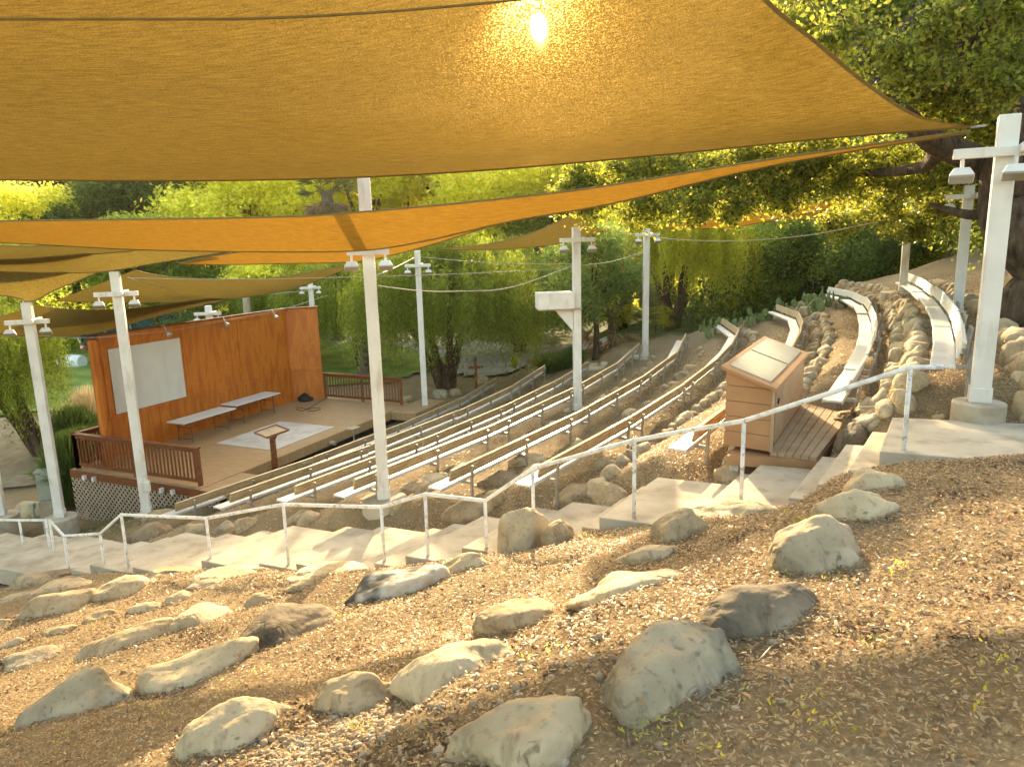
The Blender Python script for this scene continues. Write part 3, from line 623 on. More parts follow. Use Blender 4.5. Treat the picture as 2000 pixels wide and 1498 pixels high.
# ---------------------------------------------------------------- floodlight poles
PW = .21
def pole(name, base, ztop, armz, label, ang=0.0, footing=(.42, .28), arm=.95, lx=(-.4, .4), lean=(0, 0)):
    b = Vector(base); t = emp('light_pole', tuple(b), label, 'light pole', 'white square light poles around the seating')
    mk('mast', MB().bar(b-Vector((0, 0, .3)), Vector((b.x+lean[0], b.y+lean[1], ztop)), PW, PW, up=(math.cos(ang), math.sin(ang), 0)), 'white', t, bevel=.012)
    if footing: mk('footing', MB().tube([b-Vector((0, 0, footing[1]+.3)), b-Vector((0, 0, .0))], footing[0], 28), 'conc', t, bevel=.02)
    mk('base_plate', MB().box(b+Vector((0, 0, .10)), (PW+.03, PW+.03, .18), Matrix.Rotation(ang, 3, 'Z')), 'white', t, bevel=.01)
    if armz is not None:
        ax = Vector((math.cos(ang), math.sin(ang), 0)); ay = Vector((-math.sin(ang), math.cos(ang), 0)); c = Vector((b.x, b.y, armz))
        mk('crossarm', MB().bar(c+ax*arm*(lx[0]-.1)-ay*(PW/2+.048), c+ax*arm*(lx[1]+.1)-ay*(PW/2+.048), .09, .11), 'white', t, bevel=.008)
        mk('crossarm', MB().bar(c-ay*arm*.42+ax*(PW/2+.04)+Vector((0,0,.02)), c+ay*arm*.42+ax*(PW/2+.04)+Vector((0,0,.02)), .07, .10), 'white', t, bevel=.008)
        for sx in (-1, 1):
            h0 = c+ax*arm*lx[0 if sx < 0 else 1]-ay*(PW/2+.05+(.12 if lx[1] < .2 and sx > 0 else 0))-Vector((0, 0, .055))
            f = mk('floodlight', MB().box(h0-Vector((0, 0, .17))-ay*.03, (.26, .17, .12), Matrix.Rotation(ang, 3, 'Z') @ Matrix.Rotation(-.5, 3, 'X'), taper=.6), 'white', t, bevel=.012)
            mk('bracket', MB().tube([h0, h0-Vector((0, 0, .11))], .022, 8), 'white', f)
            mk('lamp_glass', MB().box(h0-Vector((0, 0, .235))-ay*.055, (.235, .15, .012), Matrix.Rotation(ang, 3, 'Z') @ Matrix.Rotation(-.5, 3, 'X')), 'lampglass', f)
    return t
def zat(base, px, py):
    v = ray(px, py); d = math.hypot(base[0], base[1])/math.hypot(v[0], v[1]); return float(v[2]*d)
def stand(px, py, d): v = ray(px, py)*d; return Vector(v)
b1 = stand(1912, 788, 8.75); b1.z = -2.1
pole('p', b1, zat(b1, 1941, 228), zat(b1, 1937, 300), 'tall white light pole nearest the camera, in front of the oak trunk', ang=-.50, footing=(.29, .2), arm=1.0, lx=(-.42, .08))
b2, _ = hit(1869, 614); pole('p', b2, zat(b2, 1880, 363), zat(b2, 1878, 385), 'white light pole just behind the uppermost bench row', ang=-.45)
b3, _ = hit(1762, 578); b3.z += .12; pole('p', b3, zat(b3, 1771, 388), zat(b3, 1769, 413), 'slim white light pole at the far end of the uppermost bench row', ang=-.4, footing=(.62, .3))
bc, _ = hit(751, 984); bc.z += .12; pole('p', bc, zat(bc, 707, 335), zat(bc, 713, 492), 'tall white light pole rising through the benches in the centre', ang=.15, footing=(.42, .35), arm=.72)
b5, _ = hit(1128, 801); t5 = pole('p', b5, zat(b5, 1124, 444), zat(b5, 1125, 469), 'white light pole carrying the white box', ang=.1, footing=(.4, .05))
b6, _ = hit(1260, 697); pole('p', b6, zat(b6, 1258, 447), zat(b6, 1258, 459), 'white light pole before the lime green tree', ang=.1, footing=(.6, .1))
b4 = stand(830, 789, 27.6); b4.z = G(b4.x, b4.y)+.02; pole('p', b4, zat(b4, 814, 490), zat(b4, 815, 519), 'bluish white light pole beside the weeping tree and the stage ramp', ang=.1, footing=(.55, .05))
bp2 = stand(287, 1003, 18.3); pole('p', bp2, zat(bp2, 238, 530), zat(bp2, 245, 573), 'white light pole in front of the left stage railing', ang=.3, footing=(.3, 0.02))
bl = stand(118, 1009, 18.6); pole('p', bl, zat(bl, 62, 590), zat(bl, 69, 627), 'white light pole beside the utility cabinet', ang=.3, footing=(.40, .2))
bll = stand(3, 1005, 19.5); pole('p', bll, zat(bll, -70, 560), zat(bll, -65, 600), 'white light pole cut by the left edge', ang=.3)
q = stand(618, 700, 34); q.z = G(q.x, q.y); pole('p', q, zat(q, 607, 549), zat(q, 609, 562), 'white light pole behind the right part of the stage wall', ang=.1)
q = stand(422, 740, 27); q.z = G(q.x, q.y); pole('p', q, zat(q, 413, 597), zat(q, 414, 612), 'white light pole behind the middle of the stage wall', ang=.1)
# parts of the pole by the stage railing: switch boxes
tt = [o for o in COL.objects if o.get('label', '').startswith('white light pole in front of the left')][0]
pz = zat(bp2, 283, 912); f_ = Vector((bp2.x, bp2.y-.16, pz)); mk('notice', MB().box(f_+Vector((.08, .03, 0)), (.22, .02, .33), Matrix.Rotation(.3, 3, 'Z')), 'board', tt, bevel=.004)
pz = zat(bp2, 288, 945); mk('switch_box', MB().box(Vector((bp2.x+.14, bp2.y-.13, pz)), (.2, .12, .27), Matrix.Rotation(.3, 3, 'Z')), 'white', tt, bevel=.02)
# white box on the pole
c = Vector((b5.x, b5.y, zat(b5, 1124, 603)))
t = emp('speaker_box', tuple(c), 'big white box on a triangular bracket high on a light pole', 'box')
ww = 70/FPX*np.array(c)@FW
R_ = Matrix.Rotation(.12, 3, 'Z'); d5 = float(np.array(c)@FW); wbox = 70/FPX*d5; off = Vector((-(wbox/2+.12), .0, .0))
zb_ = zat(b5, 1082, 603)
mk('case', MB().box(Vector((b5.x, b5.y, zb_+.24))+R_ @ off, (wbox, .62, .44), R_), 'white', t, bevel=.01)
mk('shelf', MB().box(Vector((b5.x, b5.y, zb_))+R_ @ (off+Vector((.12, 0, 0))), (wbox+.2, .5, .03), R_), 'lattice', t)
p0 = Vector((b5.x, b5.y, 0))+R_ @ Vector((-.115, 0, 0)); p1 = Vector((b5.x, b5.y, 0))+R_ @ Vector((-.62, 0, 0))
mb = MB(); y_ = R_ @ Vector((0, .035, 0)); zz = zat(b5, 1124, 646)
tri = [Vector((p0.x, p0.y, zz)), Vector((p0.x, p0.y, zb_-.02)), Vector((p1.x, p1.y, zb_-.02))]
mb.v = [tuple(q-y_) for q in tri]+[tuple(q+y_) for q in tri]; mb.f = [(0, 1, 2), (5, 4, 3), (0, 3, 4, 1), (1, 4, 5, 2), (2, 5, 3, 0)]
mk('bracket', mb, 'white', t)
# ---------------------------------------------------------------- sound booth and its platform
def uv(u, s, z): p = xy(u, s); return Vector((p[0], p[1], z))
BZ = -2.99
bt = emp('sound_booth', tuple(uv(11.7, .45, BZ)), 'tan wooden cabinet with a slanted grey lid on the wooden platform', 'cabinet')
Pn0 = atz(1414, 868, BZ); Pn1 = atz(1504, 882, BZ); dirl = (atz(1565, 792, BZ)-Pn1); L0 = dirl.length; dl = dirl.normalized(); dw = Vector((Pn1-Pn0)); wdt = dw.length; dw = dw.normalized()
def bq(a, b, z): return Pn0+dw*(a*wdt)+dl*(b*L0)+Vector((0, 0, z))
hl = solve_top(Pn0, 1422, 722); hr_ = solve_top(Pn1, 1515, 759)
def wedge(mb, a0, a1, b0, b1, z0, za, zb2):
    b_ = len(mb.v)
    P = [bq(a0, b0, z0), bq(a1, b0, z0), bq(a1, b1, z0), bq(a0, b1, z0), bq(a0, b0, za), bq(a1, b0, zb2), bq(a1, b1, zb2), bq(a0, b1, za)]
    mb.v += [tuple(q) for q in P]; mb.f += [tuple(b_+i for i in q) for q in [(0,3,2,1),(4,5,6,7),(0,1,5,4),(1,2,6,5),(2,3,7,6),(3,0,4,7)]]; return mb
mb = MB(); nb = 5
zl = [hl*i/nb for i in range(nb)]
for i in range(nb):
    top_a = hl*(i+1)/nb-.008; top_b = min(top_a, hr_) if i < nb-1 else hr_
    if i == nb-1: top_a = hl
    wedge(mb, 0, 1, 0, 1, zl[i]+.0, min(top_a, hl), min(top_b, hr_))
mk('body', wedge(MB(), .03, .97, .01, .99, .02, hl-.02, hr_-.02), 'brown', bt)
o_ = mk('siding', mb, 'boothwood', bt)
mk('corner_trim', MB().bar(bq(1.01, -.003, .0), bq(1.01, -.003, hr_), .04, .05), 'boothdeck', bt)
mk('roof', wedge(MB(), -.06, 1.08, -.03, 1.02, hr_, hl+.045, hr_+.045) if False else (lambda m_: m_)(MB()), 'boothdeck', bt) if False else None
def slab(mb, a0, a1, b0, b1, dz0, dz1):
    za = lambda a: hl+(hr_-hl)*a; b_ = len(mb.v)
    P = [bq(a, b, za(a)+dz) for dz in (dz0, dz1) for a, b in ((a0, b0), (a1, b0), (a1, b1), (a0, b1))]
    mb.v += [tuple(q) for q in P]; mb.f += [tuple(b_+i for i in q) for q in [(0,3,2,1),(4,5,6,7),(0,1,5,4),(1,2,6,5),(2,3,7,6),(3,0,4,7)]]; return mb
rf = mk('lid', slab(MB(), -.08, 1.1, -.04, 1.03, .003, .05), 'boothwood', bt, bevel=.006)
mk('lid_panel', slab(MB(), .04, .93, .03, .50, .052, .062), 'roofglass', rf); mk('lid_panel', slab(MB(), .04, .93, .53, .98, .052, .062), 'roofglass', rf)
mk('door', wedge(MB(), 1.002, 1.03, .06, .97, .08, hr_-.06, hr_-.06), 'boothdeck', bt)
mk('handle', MB().tube([bq(1.05, .10, .62), bq(1.06, .10, .70)], .012, 8), 'black', bt)
pf = emp('platform', tuple(uv(11.5, .8, BZ-.2)), 'low wooden platform of wide boards beside the concrete steps', 'platform')
A = atz(1420, 884, BZ-.02); B = atz(1596, 896, BZ-.02); C_ = atz(1662, 812, BZ-.02); D_ = atz(1567, 788, BZ-.02)
mb = MB()
nbd = 6
e1 = (B-Pn1); W1 = e1.length; e1 = e1.normalized()
for i in range(nbd):
    f0, f1 = i/nbd, (i+1)/nbd-.012; p0 = Pn1.lerp(B, f0); p1 = Pn1.lerp(B, f1); q0 = D_.lerp(C_, f0); q1 = D_.lerp(C_, f1)
    mb.prism([(p0.x, p0.y), (p1.x, p1.y), (q1.x, q1.y), (q0.x, q0.y)], BZ-.06, BZ-.003)
mk('floor_board', mb, 'boothdeck', pf, bevel=.004)
mk('base_frame', MB().prism([(A.x, A.y), (B.x, B.y), (C_.x, C_.y), (D_.x-.45, D_.y+.1)], BZ-.2, BZ-.062), 'boothwood', pf)
mk('foot_block', MB().box(A+Vector((.12, .1, -.25)), (.12, .12, .3)), 'white', pf)
#@@ROCKS
def boulder_mesh(L_, W_, Hh, seed, sub=4, rough=.16, flat=.25, bend=0):
    import bmesh
    bm = bmesh.new(); bmesh.ops.create_icosphere(bm, subdivisions=sub, radius=1); off = Vector((seed*7.3, seed*3.1, seed*1.7))
    rs = random.Random(seed); cuts = []
    for _ in range(9):
        n = Vector((rs.gauss(0, 1), rs.gauss(0, 1), abs(rs.gauss(.3, .8)))).normalized(); cuts.append((n, rs.uniform(.66, .92)))
    for v_ in bm.verts:
        p = v_.co.copy()
        for n, d in cuts:
            q = p.dot(n)
            if q > d: p -= n*(q-d)*.62
        p *= 1+rough*noise.noise(p*1.3+off)*1.6+rough*.4*noise.noise(p*3.4+off)+rough*.20*noise.noise(p*8+off)+rough*.09*noise.noise(p*19+off)
        if p.z > .5: p.z = .5+(p.z-.5)*(1-flat)
        if bend: p.y += bend*(p.x*p.x-.4); p.z += .12*bend*p.x
        v_.co = Vector((p.x*L_/2, p.y*W_/2, p.z*Hh))
    me = bpy.data.meshes.new('boulder'); bm.to_mesh(me); bm.free(); return me
BN = [0]
def boulder(x1, y1, x2, y2, h, tone, label, wr=.62, name='boulder', group=None, bury=.15, rough=.16, cat='boulder'):
    BN[0] += 1; P1, d1 = hit(x1, y1); P2, d2 = hit(x2, y2)
    if abs(d1-d2) > 3: P2 = Vector(ray(x2, y2)*d1); P2.z = G(P2.x, P2.y)
    L_ = (P2-P1).length*1.04; d = (d1+d2)/2; Hh = h*d/FPX*.98; W_ = max(L_*wr, Hh*.95)
    if W_ > 1.1: W_ = 1.1
    vd = Vector((P1.x+P2.x, P1.y+P2.y, 0)).normalized(); t = (P2-P1).normalized(); sd_ = Vector((-t.y, t.x, 0)).normalized()
    if sd_.dot(vd) < 0: sd_ = -sd_
    c = (P1+P2)/2+sd_*W_*.22; c.z = (P1.z+P2.z)/2-.03-.10*Hh
    me = boulder_mesh(L_, W_, Hh/1.0, BN[0]+20, 5 if L_*FPX/d > 60 else (4 if L_*FPX/d > 25 else 3), rough, .18, random.Random(BN[0]).uniform(-.35, .5) if L_ > .5 else 0)
    o = mk(name, me, tone, smooth=True, label=label, cat=cat, group=group)
    x = t; z = x.cross(sd_); z = z if z.z > 0 else -z; y = z.cross(x)
    o.matrix_world = Matrix.Translation(c) @ Matrix((x, y, z)).transposed().to_4x4(); return o
FB = [
(14, 1425, 240, 1372, 92, 'grey', 'pale grey flat-topped boulder with a squared end at the lower left'),
(250, 1363, 487, 1297, 68, 'pale', 'long smooth cream boulder right of the flat-topped grey one'),
(331, 1505, 583, 1402, 78, 'pale', 'big tan boulder at the bottom edge beside the patch of pebbles'),
(495, 1282, 666, 1200, 58, 'dark', 'narrow dark brown ridge-shaped boulder with a crack across it'),
(142, 1298, 333, 1240, 45, 'tan', 'broad low tan boulder with a pitted flat top'),
(202, 1176, 318, 1132, 42, 'pale', 'pale wedge boulder leaning up the slope near the steps'),
(22, 1216, 192, 1176, 44, 'tan', 'large rounded tan boulder with dark veins near the left edge'),
(62, 1172, 190, 1136, 20, 'pale', 'long thin pale boulder above the veined tan one'),
(14, 1155, 104, 1132, 30, 'tan', 'humped tan boulder close below the lower steps'),
(24, 1118, 125, 1106, 26, 'brown', 'brown boulder right under the foot of the steps'),
(120, 1131, 200, 1107, 22, 'brown', 'half-buried brown stone below the handrail corner'),
(225, 1113, 307, 1098, 20, 'brown', 'cracked brown stone against the edge of the steps'),
(343, 1122, 405, 1101, 18, 'tan', 'small rounded tan stone right below the long landing'),
(440, 1137, 518, 1101, 20, 'grey', 'grey sliver of boulder sticking out beneath the steps'),
(521, 1117, 560, 1108, 16, 'tan', 'egg-shaped tan stone beside the little red-brown rock'),
(571, 1104, 605, 1095, 18, 'brown', 'small angular red-brown rock on the edge of the steps'),
(628, 1136, 735, 1105, 28, 'pale', 'pale boulder with two humps below the centre landing'),
(320, 1183, 383, 1160, 22, 'pale', 'small pale triangular boulder in the third line of stones'),
(243, 1198, 313, 1192, 20, 'pale', 'flat oval pale stone left of the triangular one'),
(148, 1220, 231, 1203, 19, 'tan', 'low tan stone with weeds growing along it'),
(72, 1245, 146, 1232, 16, 'tan', 'nearly buried tan stone near the left edge'),
(0, 1268, 54, 1252, 20, 'pale', 'pale stone cut by the left edge above the dark one'),
(-20, 1312, 140, 1275, 22, 'grey', 'thin dark grey stone slab at the left edge'),
(-10, 1178, 56, 1170, 17, 'tan', 'tan stone cut by the left edge, higher up'),
(-20, 1222, 18, 1216, 20, 'tan', 'tip of a tan stone at the left edge'),
(351, 1238, 451, 1187, 42, 'pale', 'pale boulder curved like a shark fin'),
(471, 1192, 543, 1172, 30, 'tan', 'flat reddish tan boulder between the curved one and the mossy ridge'),
(551, 1162, 626, 1142, 24, 'tan', 'rounded tan boulder just above the dark ridge'),
(395, 1155, 437, 1146, 11, 'pale', 'little buried pale stone in the second line'),
(677, 1182, 853, 1145, 54, 'twotone', 'boulder split into white and black patches'),
(710, 1094, 815, 1091, 30, 'pale', 'bright cream boulder touching the handrail post'),
(857, 1128, 966, 1100, 30, 'pale', 'pale boulder with a split end in the centre'),
(905, 1086, 1018, 1071, 30, 'pale', 'smooth pale boulder between two others below the steps'),
(1120, 1172, 1270, 1152, 54, 'pale', 'blocky pale boulder with a squared top in the centre'),
(944, 1253, 1107, 1186, 50, 'tan', 'grooved tan boulder pointing down to the left'),
(780, 1350, 953, 1302, 86, 'pale', 'cream boulder with a hollow notch in its side'),
(600, 1388, 772, 1370, 66, 'tan', 'flat-topped boulder with a brown stained underside beside the pebbles'),
(878, 1510, 1200, 1432, 112, 'tan', 'wide tan boulder with orange spots at the bottom edge'),
(1197, 1442, 1482, 1295, 150, 'wash', 'largest grey boulder with folded ridges in the foreground'),
(1398, 1257, 1616, 1178, 84, 'dark', 'long dark grey boulder between the largest one and the round white one'),
(1527, 1132, 1697, 1078, 108, 'grey', 'round whitish boulder with cracks, third from the top slab'),
(1602, 1027, 1773, 995, 72, 'pale', 'smooth cream boulder, second below the top slab'),
(1640, 972, 1775, 946, 64, 'pale', 'smooth cream boulder lying right against the upper steps'),
(1278, 1060, 1388, 1028, 62, 'tan', 'rounded tan boulder below the landing with the shadow'),
(1352, 1012, 1412, 1012, 50, 'grey', 'small cracked grey boulder on the corner of the landing'),
(1222, 1106, 1334, 1080, 38, 'pale', 'white crescent-shaped boulder left of the whitish cracked one'),
(1160, 988, 1226, 986, 66, 'tan', 'upright egg-shaped boulder above the middle steps'),
(1092, 996, 1166, 950, 34, 'tan', 'leaning ridge boulder beside the upright egg-shaped one'),
(1157, 984, 1178, 984, 20, 'brown', 'small stone wedged between the two upright boulders'),
(1162, 922, 1216, 902, 26, 'tan', 'slanting tan boulder behind the upright ones'),
(1005, 914, 1076, 898, 34, 'pale', 'pale boulder under the second bench end from the steps'),
(944, 955, 1016, 930, 30, 'brown', 'smooth brown boulder behind the handrail corner'),
(863, 1020, 972, 982, 34, 'brown', 'long brown boulder lying behind the handrail'),
(797, 964, 888, 930, 22, 'pale', 'pale two-part stone beside the central light pole'),
(252, 1064, 310, 1048, 42, 'brown', 'shaded brown boulder on the far side of the lower steps'),
(357, 1037, 400, 1038, 22, 'tan', 'blocky tan stone below the first bench row'),
(455, 1044, 513, 1012, 26, 'tan', 'slanting tan stone below the second bench row'),
(552, 1030, 615, 1004, 22, 'tan', 'slanting tan stone below the third bench row'),
(288, 1022, 356, 1000, 24, 'tan', 'long tan rock at the end of the first bench row'),
(1397, 944, 1450, 938, 52, 'tan', 'ochre boulder propping up the wooden platform'),
(1659, 828, 1737, 818, 26, 'grey', 'grey brown boulder above the dark stained one'),
(1687, 800, 1748, 797, 17, 'pale', 'pale flat rock near the top handrail'),
(1653, 812, 1684, 811, 22, 'brown', 'dark rounded rock touching the platform corner'),
(1677, 794, 1733, 780, 26, 'tan', 'greenish tan rock behind the top handrail'),
(1979, 824, 2040, 820, 88, 'tan', 'big tan boulder cut by the right edge beside the near pole'),
(1972, 746, 2020, 746, 42, 'pale', 'pale boulder at the right edge, higher of the two'),
(1957, 723, 1996, 722, 26, 'tan', 'tan stone behind the near light pole at the right edge'),
(1812, 819, 1852, 819, 20, 'tan', 'flat tan rock on the left of the near pole footing'),
(1858, 825, 1912, 826, 15, 'pale', 'low pale rock under the near pole footing'),
(1776, 637, 1797, 637, 11, 'tan', 'small lone stone on the path below the uppermost benches'),
]
for r in FB: boulder(*r)
def boulder_at(px, py, z, L_, W_, Hh, ang, tone, label, seed):
    P0 = atz(px, py, z); o = mk('boulder', boulder_mesh(L_, W_, Hh, seed, 5, .16), tone, smooth=True, label=label, cat='boulder'); o.location = P0; o.rotation_euler = (0, 0, ang); return o
boulder_at(1668, 868, -2.88, .85, .5, .34, TH-.15, 'dark', 'dark stained boulder wedged between the platform and the upper steps', 777)
boulder_at(1706, 838, -2.72, .65, .45, .30, TH+.1, 'tan', 'rough tan boulder on top of the dark stained one', 778)
boulder_at(1700, 806, -2.62, .6, .4, .26, TH, 'pale', 'pale slanting boulder in the line above the upper steps', 779)
def boulder_u(px, py, U0, wpx, hpx, tone, label, seed, wr=.8, rough=.14):
    P0, s0 = onu(px, py, U0); d = float(np.array(P0)@FW); L_ = wpx*d/FPX; Hh = hpx*d/FPX
    o = mk('boulder', boulder_mesh(L_, L_*wr, Hh*1.05, seed, 5, rough, .1), tone, smooth=True, label=label, cat='boulder'); o.location = P0-Vector((0, 0, .1*Hh)); o.rotation_euler = (0, 0, .3)
boulder_u(1022, 1048, 7.86, 112, 70, 'pale', 'tall round boulder with orange lichen, the handrail rising behind', 801)
boulder_u(1090, 1041, 7.80, 76, 30, 'tan', 'small ochre boulder leaning on the round lichen one', 802, .6)
SM = [(1472, 1121, 1500, 1117, 15, 'tan', 'small orange-tan cobble below the cream boulders'), (1569, 1337, 1600, 1337, 19, 'tan', 'round ochre cobble right of the largest boulder'),
(1871, 1161, 1918, 1158, 19, 'pale', 'pale oval cobble in the mulch at the right'), (1713, 1137, 1753, 1128, 14, 'tan', 'half-sunk tan cobble right of the whitish boulder'),
(1940, 1432, 1988, 1432, 17, 'grey', 'dark flat cobble near the lower right corner'), (1549, 1246, 1576, 1244, 16, 'brown', 'brown cobble below the long dark boulder'),
(1507, 1413, 1532, 1411, 11, 'tan', 'little tan cobble among green weeds'), (1701, 1409, 1721, 1409, 17, 'grey', 'small pointed dark cobble in the mulch'),
(1927, 1292, 1957, 1292, 13, 'brown', 'brown cobble close to the right edge'), (1695, 1256, 1724, 1254, 12, 'tan', 'flat tan cobble in the shaded mulch'),
(1036, 1323, 1060, 1323, 13, 'tan', 'tan cobble below the grooved boulder'), (926, 1391, 950, 1389, 17, 'brown', 'brown cobble above the wide tan boulder'),
(888, 1433, 912, 1431, 15, 'brown', 'left one of the pair of brown cobbles near the bottom'), (915, 1426, 942, 1424, 15, 'tan', 'right one of the pair of cobbles near the bottom'),
(943, 1414, 981, 1414, 11, 'tan', 'long flat cobble beside the pair of cobbles'), (965, 1316, 983, 1314, 12, 'tan', 'round cobble right of the notched boulder'),
(528, 1450, 548, 1448, 14, 'tan', 'orange cobble on the pebble patch'), (1965, 1478, 1998, 1478, 16, 'tan', 'tan cobble in the lower right corner')]
for r in SM: boulder(*r, wr=.8, name='cobble', cat='cobble')
# lines of stones behind the bench rows
random.seed(11); tones = ['tan', 'tan', 'pale', 'tan', 'grey']
pool = [boulder_mesh(1, .75, .42, 300+i, 3, .2) for i in range(14)]
for i, m_ in enumerate(pool): m_.materials.append(M[tones[i % 5]]); m_.polygons.foreach_set('use_smooth', [True]*len(m_.polygons))
def stone(x, y, L_, ang, label, group, zz=0, hs=1):
    m_ = random.choice(pool); o = bpy.data.objects.new('stone', m_); COL.objects.link(o); o.location = (x, y, G(x, y)+zz)
    o.rotation_euler = (random.uniform(-.2, .2), random.uniform(-.2, .2), ang); o.scale = (L_, L_*random.uniform(.8, 1.2), L_*hs*random.uniform(.8, 1.3)); tag(o, label, 'stone', group)
for k in range(9):
    dense = k >= 5
    u = 10.6; u1 = ROWU[k][1]+(1.0 if dense else 0)
    while u < u1-.3:
        if dense: L_ = random.uniform(.30, .56) if k < 8 else random.uniform(.4, .7)
        else: L_ = random.uniform(.34, .66)
        for lay in ((.42, 0), (.70, .02)) if k in (6, 7) else ((.52, 0),):
            p = xy(u+random.uniform(-.1, .1), S[k]+lay[0]+random.uniform(-.05, .05)+(.25 if k == 8 else 0))
            lab = 'stone in the rock edging behind the %s bench row' % ORD[k]
            stone(p[0], p[1], L_, TH+random.uniform(-.35, .35)+.1, lab, 'stones edging the terrace behind the %s bench row' % ORD[k], lay[1]-(.05 if k < 5 else 0))
        u += L_*(.86 if dense else 1.3)+(random.uniform(0, .05) if dense else random.uniform(.3, 1.0)*(2 if k < 3 else 1))
    if k == 5: pass
for x, y, wpx, tn in [(973, 718, 24, 'x'), (995, 716, 18, 'x'), (1018, 716, 22, 'x'), (1036, 717, 18, 'x'), (941, 748, 30, 'x'), (861, 775, 38, 'x'), (889, 770, 28, 'x'), (796, 783, 30, 'x'), (1160, 719, 28, 'x'), (1060, 691, 24, 'x'), (1180, 715, 20, 'x'), (775, 790, 24, 'x'), (70, 1000, 60, 'x'), (105, 985, 30, 'x'), (175, 1003, 20, 'x'), (1445, 596, 20, 'x'), (1470, 600, 18, 'x'), (1495, 603, 20, 'x')]:
    P, d = hit(x, y); stone(P.x, P.y, wpx*d/FPX*1.1, random.uniform(-.4, .4), 'rounded stone lying in the dirt beyond the bench rows', 'loose rounded stones beyond the seating', 0, .9)
#@@SAILS
def resamp(P, n):
    P = [Vector(p) for p in P]; out = []
    m_ = len(P)-1
    for i in range(n):
        t = i/(n-1)*m_; k = min(int(t), m_-1); f = t-k
        p0 = P[max(k-1, 0)]; p1 = P[k]; p2 = P[k+1]; p3 = P[min(k+2, m_)]
        out.append(.5*((2*p1)+(p2-p0)*f+(2*p0-5*p1+4*p2-p3)*f*f+(3*p1-p0-3*p2+p3)*f**3))
    return out
def sail(label, near, far, m, nu=40, nv=14, belly=0.0, hem=True, group='fabric shade sails strung between the poles'):
    A = resamp([at(*p) for p in near], nu); B = resamp([at(*p) for p in far], nu)
    rows = []
    for j in range(nv):
        t = j/(nv-1); rows.append([A[i].lerp(B[i], t)-Vector((0, 0, belly*4*t*(1-t)*math.sin(math.pi*i/(nu-1)))) for i in range(nu)])
    o = mk('shade_sail', MB().grid(rows), m, smooth=True, label=label, cat='shade sail', group=group)
    if hem:
        for e in (A, B): mk('hem', MB().tube(e, .016, 6), 'sail_hem', o, smooth=True)
    return o
# nearest, golden sail overhead: Coons patch from four edges
def big_sail():
    nu, nv = 60, 40
    far = resamp([at(-900, 330, 10.5), at(-300, 350, 10.0), at(0, 352, 9.8), at(500, 352, 9.5), at(900, 336, 9.2), at(1300, 302, 9.0), at(1600, 272, 8.85), at(1905, 247, 8.75)], nu)
    right = resamp([at(1905, 247, 8.75), at(1800, 228, 8.2), at(1700, 165, 7.7), at(1600, 82, 7.1), at(1500, -2, 6.5), at(1400, -140, 5.8), at(1330, -320, 5.0), at(1280, -700, 4.0), at(1300, -1300, 3.0)], nv)
    nr = right[-1]; nl = Vector((-8.5, 1.2, 3.6))
    near = [nl.lerp(nr, i/(nu-1))-Vector((0, 0, .5*math.sin(math.pi*i/(nu-1)))) for i in range(nu)]
    left = [far[0].lerp(nl, j/(nv-1)) for j in range(nv)]
    rows = []
    for j in range(nv):
        v_ = j/(nv-1); r = []
        for i in range(nu):
            u_ = i/(nu-1)
            p = far[i]*(1-v_)+near[i]*v_+left[j]*(1-u_)+right[j]*u_-(far[0]*(1-u_)*(1-v_)+far[-1]*u_*(1-v_)+near[0]*(1-u_)*v_+near[-1]*u_*v_)
            p = p-Vector((0, 0, .30*math.sin(math.pi*u_)*math.sin(math.pi*v_)**2)); r.append(p)
        rows.append(r)
    o = mk('shade_sail', MB().grid(rows), 'sail_big', smooth=True, label='huge golden shade sail overhead filling the top of the view', cat='shade sail', group='fabric shade sails strung between the poles')
    mk('hem', MB().tube(far, .014, 6), 'sail_hem', o, smooth=True)
    hm = MB(); R2 = [right[j]+(rows[j][-3]-right[j]).normalized()*.06 for j in range(nv)]; hm.grid([[p-Vector((0, 0, .004)) for p in right], [p-Vector((0, 0, .004)) for p in R2]]); mk('side_hem', hm, 'sail_hem', o)
    # stitched seam: find where the patch passes the line seen near the top of the view
    seam = []
    for i in range(0, nu):
        tgt = None
        for j in range(nv-1):
            P = np.array(rows[j][i]); Q_ = np.array(rows[j+1][i]); dp, dq = P@FW, Q_@FW
            if dp < .3 or dq < .3: continue
            yp = CY-FPX*(P@UPV)/dp; yq = CY-FPX*(Q_@UPV)/dq; xp = CX+FPX*(P@RT)/dp; tg = 36-26*max(0, (xp-450)/450)**1.6
            if yp >= tg > yq: tgt = Vector(P+(Q_-P)*(yp-tg)/(yp-yq)); break
        if tgt is not None: seam.append(tgt-Vector((0, 0, .006)))
    if len(seam) > 4: mk('seam', MB().tube(seam, .011, 5), 'sail_hem', o)
    mk('shackle', MB().tube([at(1895, 249, 8.75), at(1925, 246, 8.75)], .015, 6), 'leg', o)
big_sail()
sail('long orange shade sail seen almost edge-on below the huge golden one', [(-500, 440, 12), (0, 432, 11.5), (500, 425, 11), (700, 415, 10.7), (1100, 375, 10), (1500, 312, 9.3), (1895, 256, 8.8)],
     [(-500, 455, 15), (0, 474, 14), (250, 487, 13.3), (490, 492, 12.6), (700, 490, 12), (830, 471, 11.6), (1000, 432, 11), (1200, 397, 10.4), (1500, 325, 9.6), (1895, 259, 8.85)], 'sail_orange')
sail('orange shade sail strip hanging just behind the long orange one', [(350, 515, 17), (420, 500, 16.5), (560, 480, 16), (700, 470, 15.5), (860, 445, 15), (1000, 425, 14.5)], [(350, 516, 17.1), (430, 517, 17), (560, 515, 17), (700, 511, 16.5), (780, 495, 16), (870, 470, 15.6), (1000, 428, 14.6)], 'sail_orange')
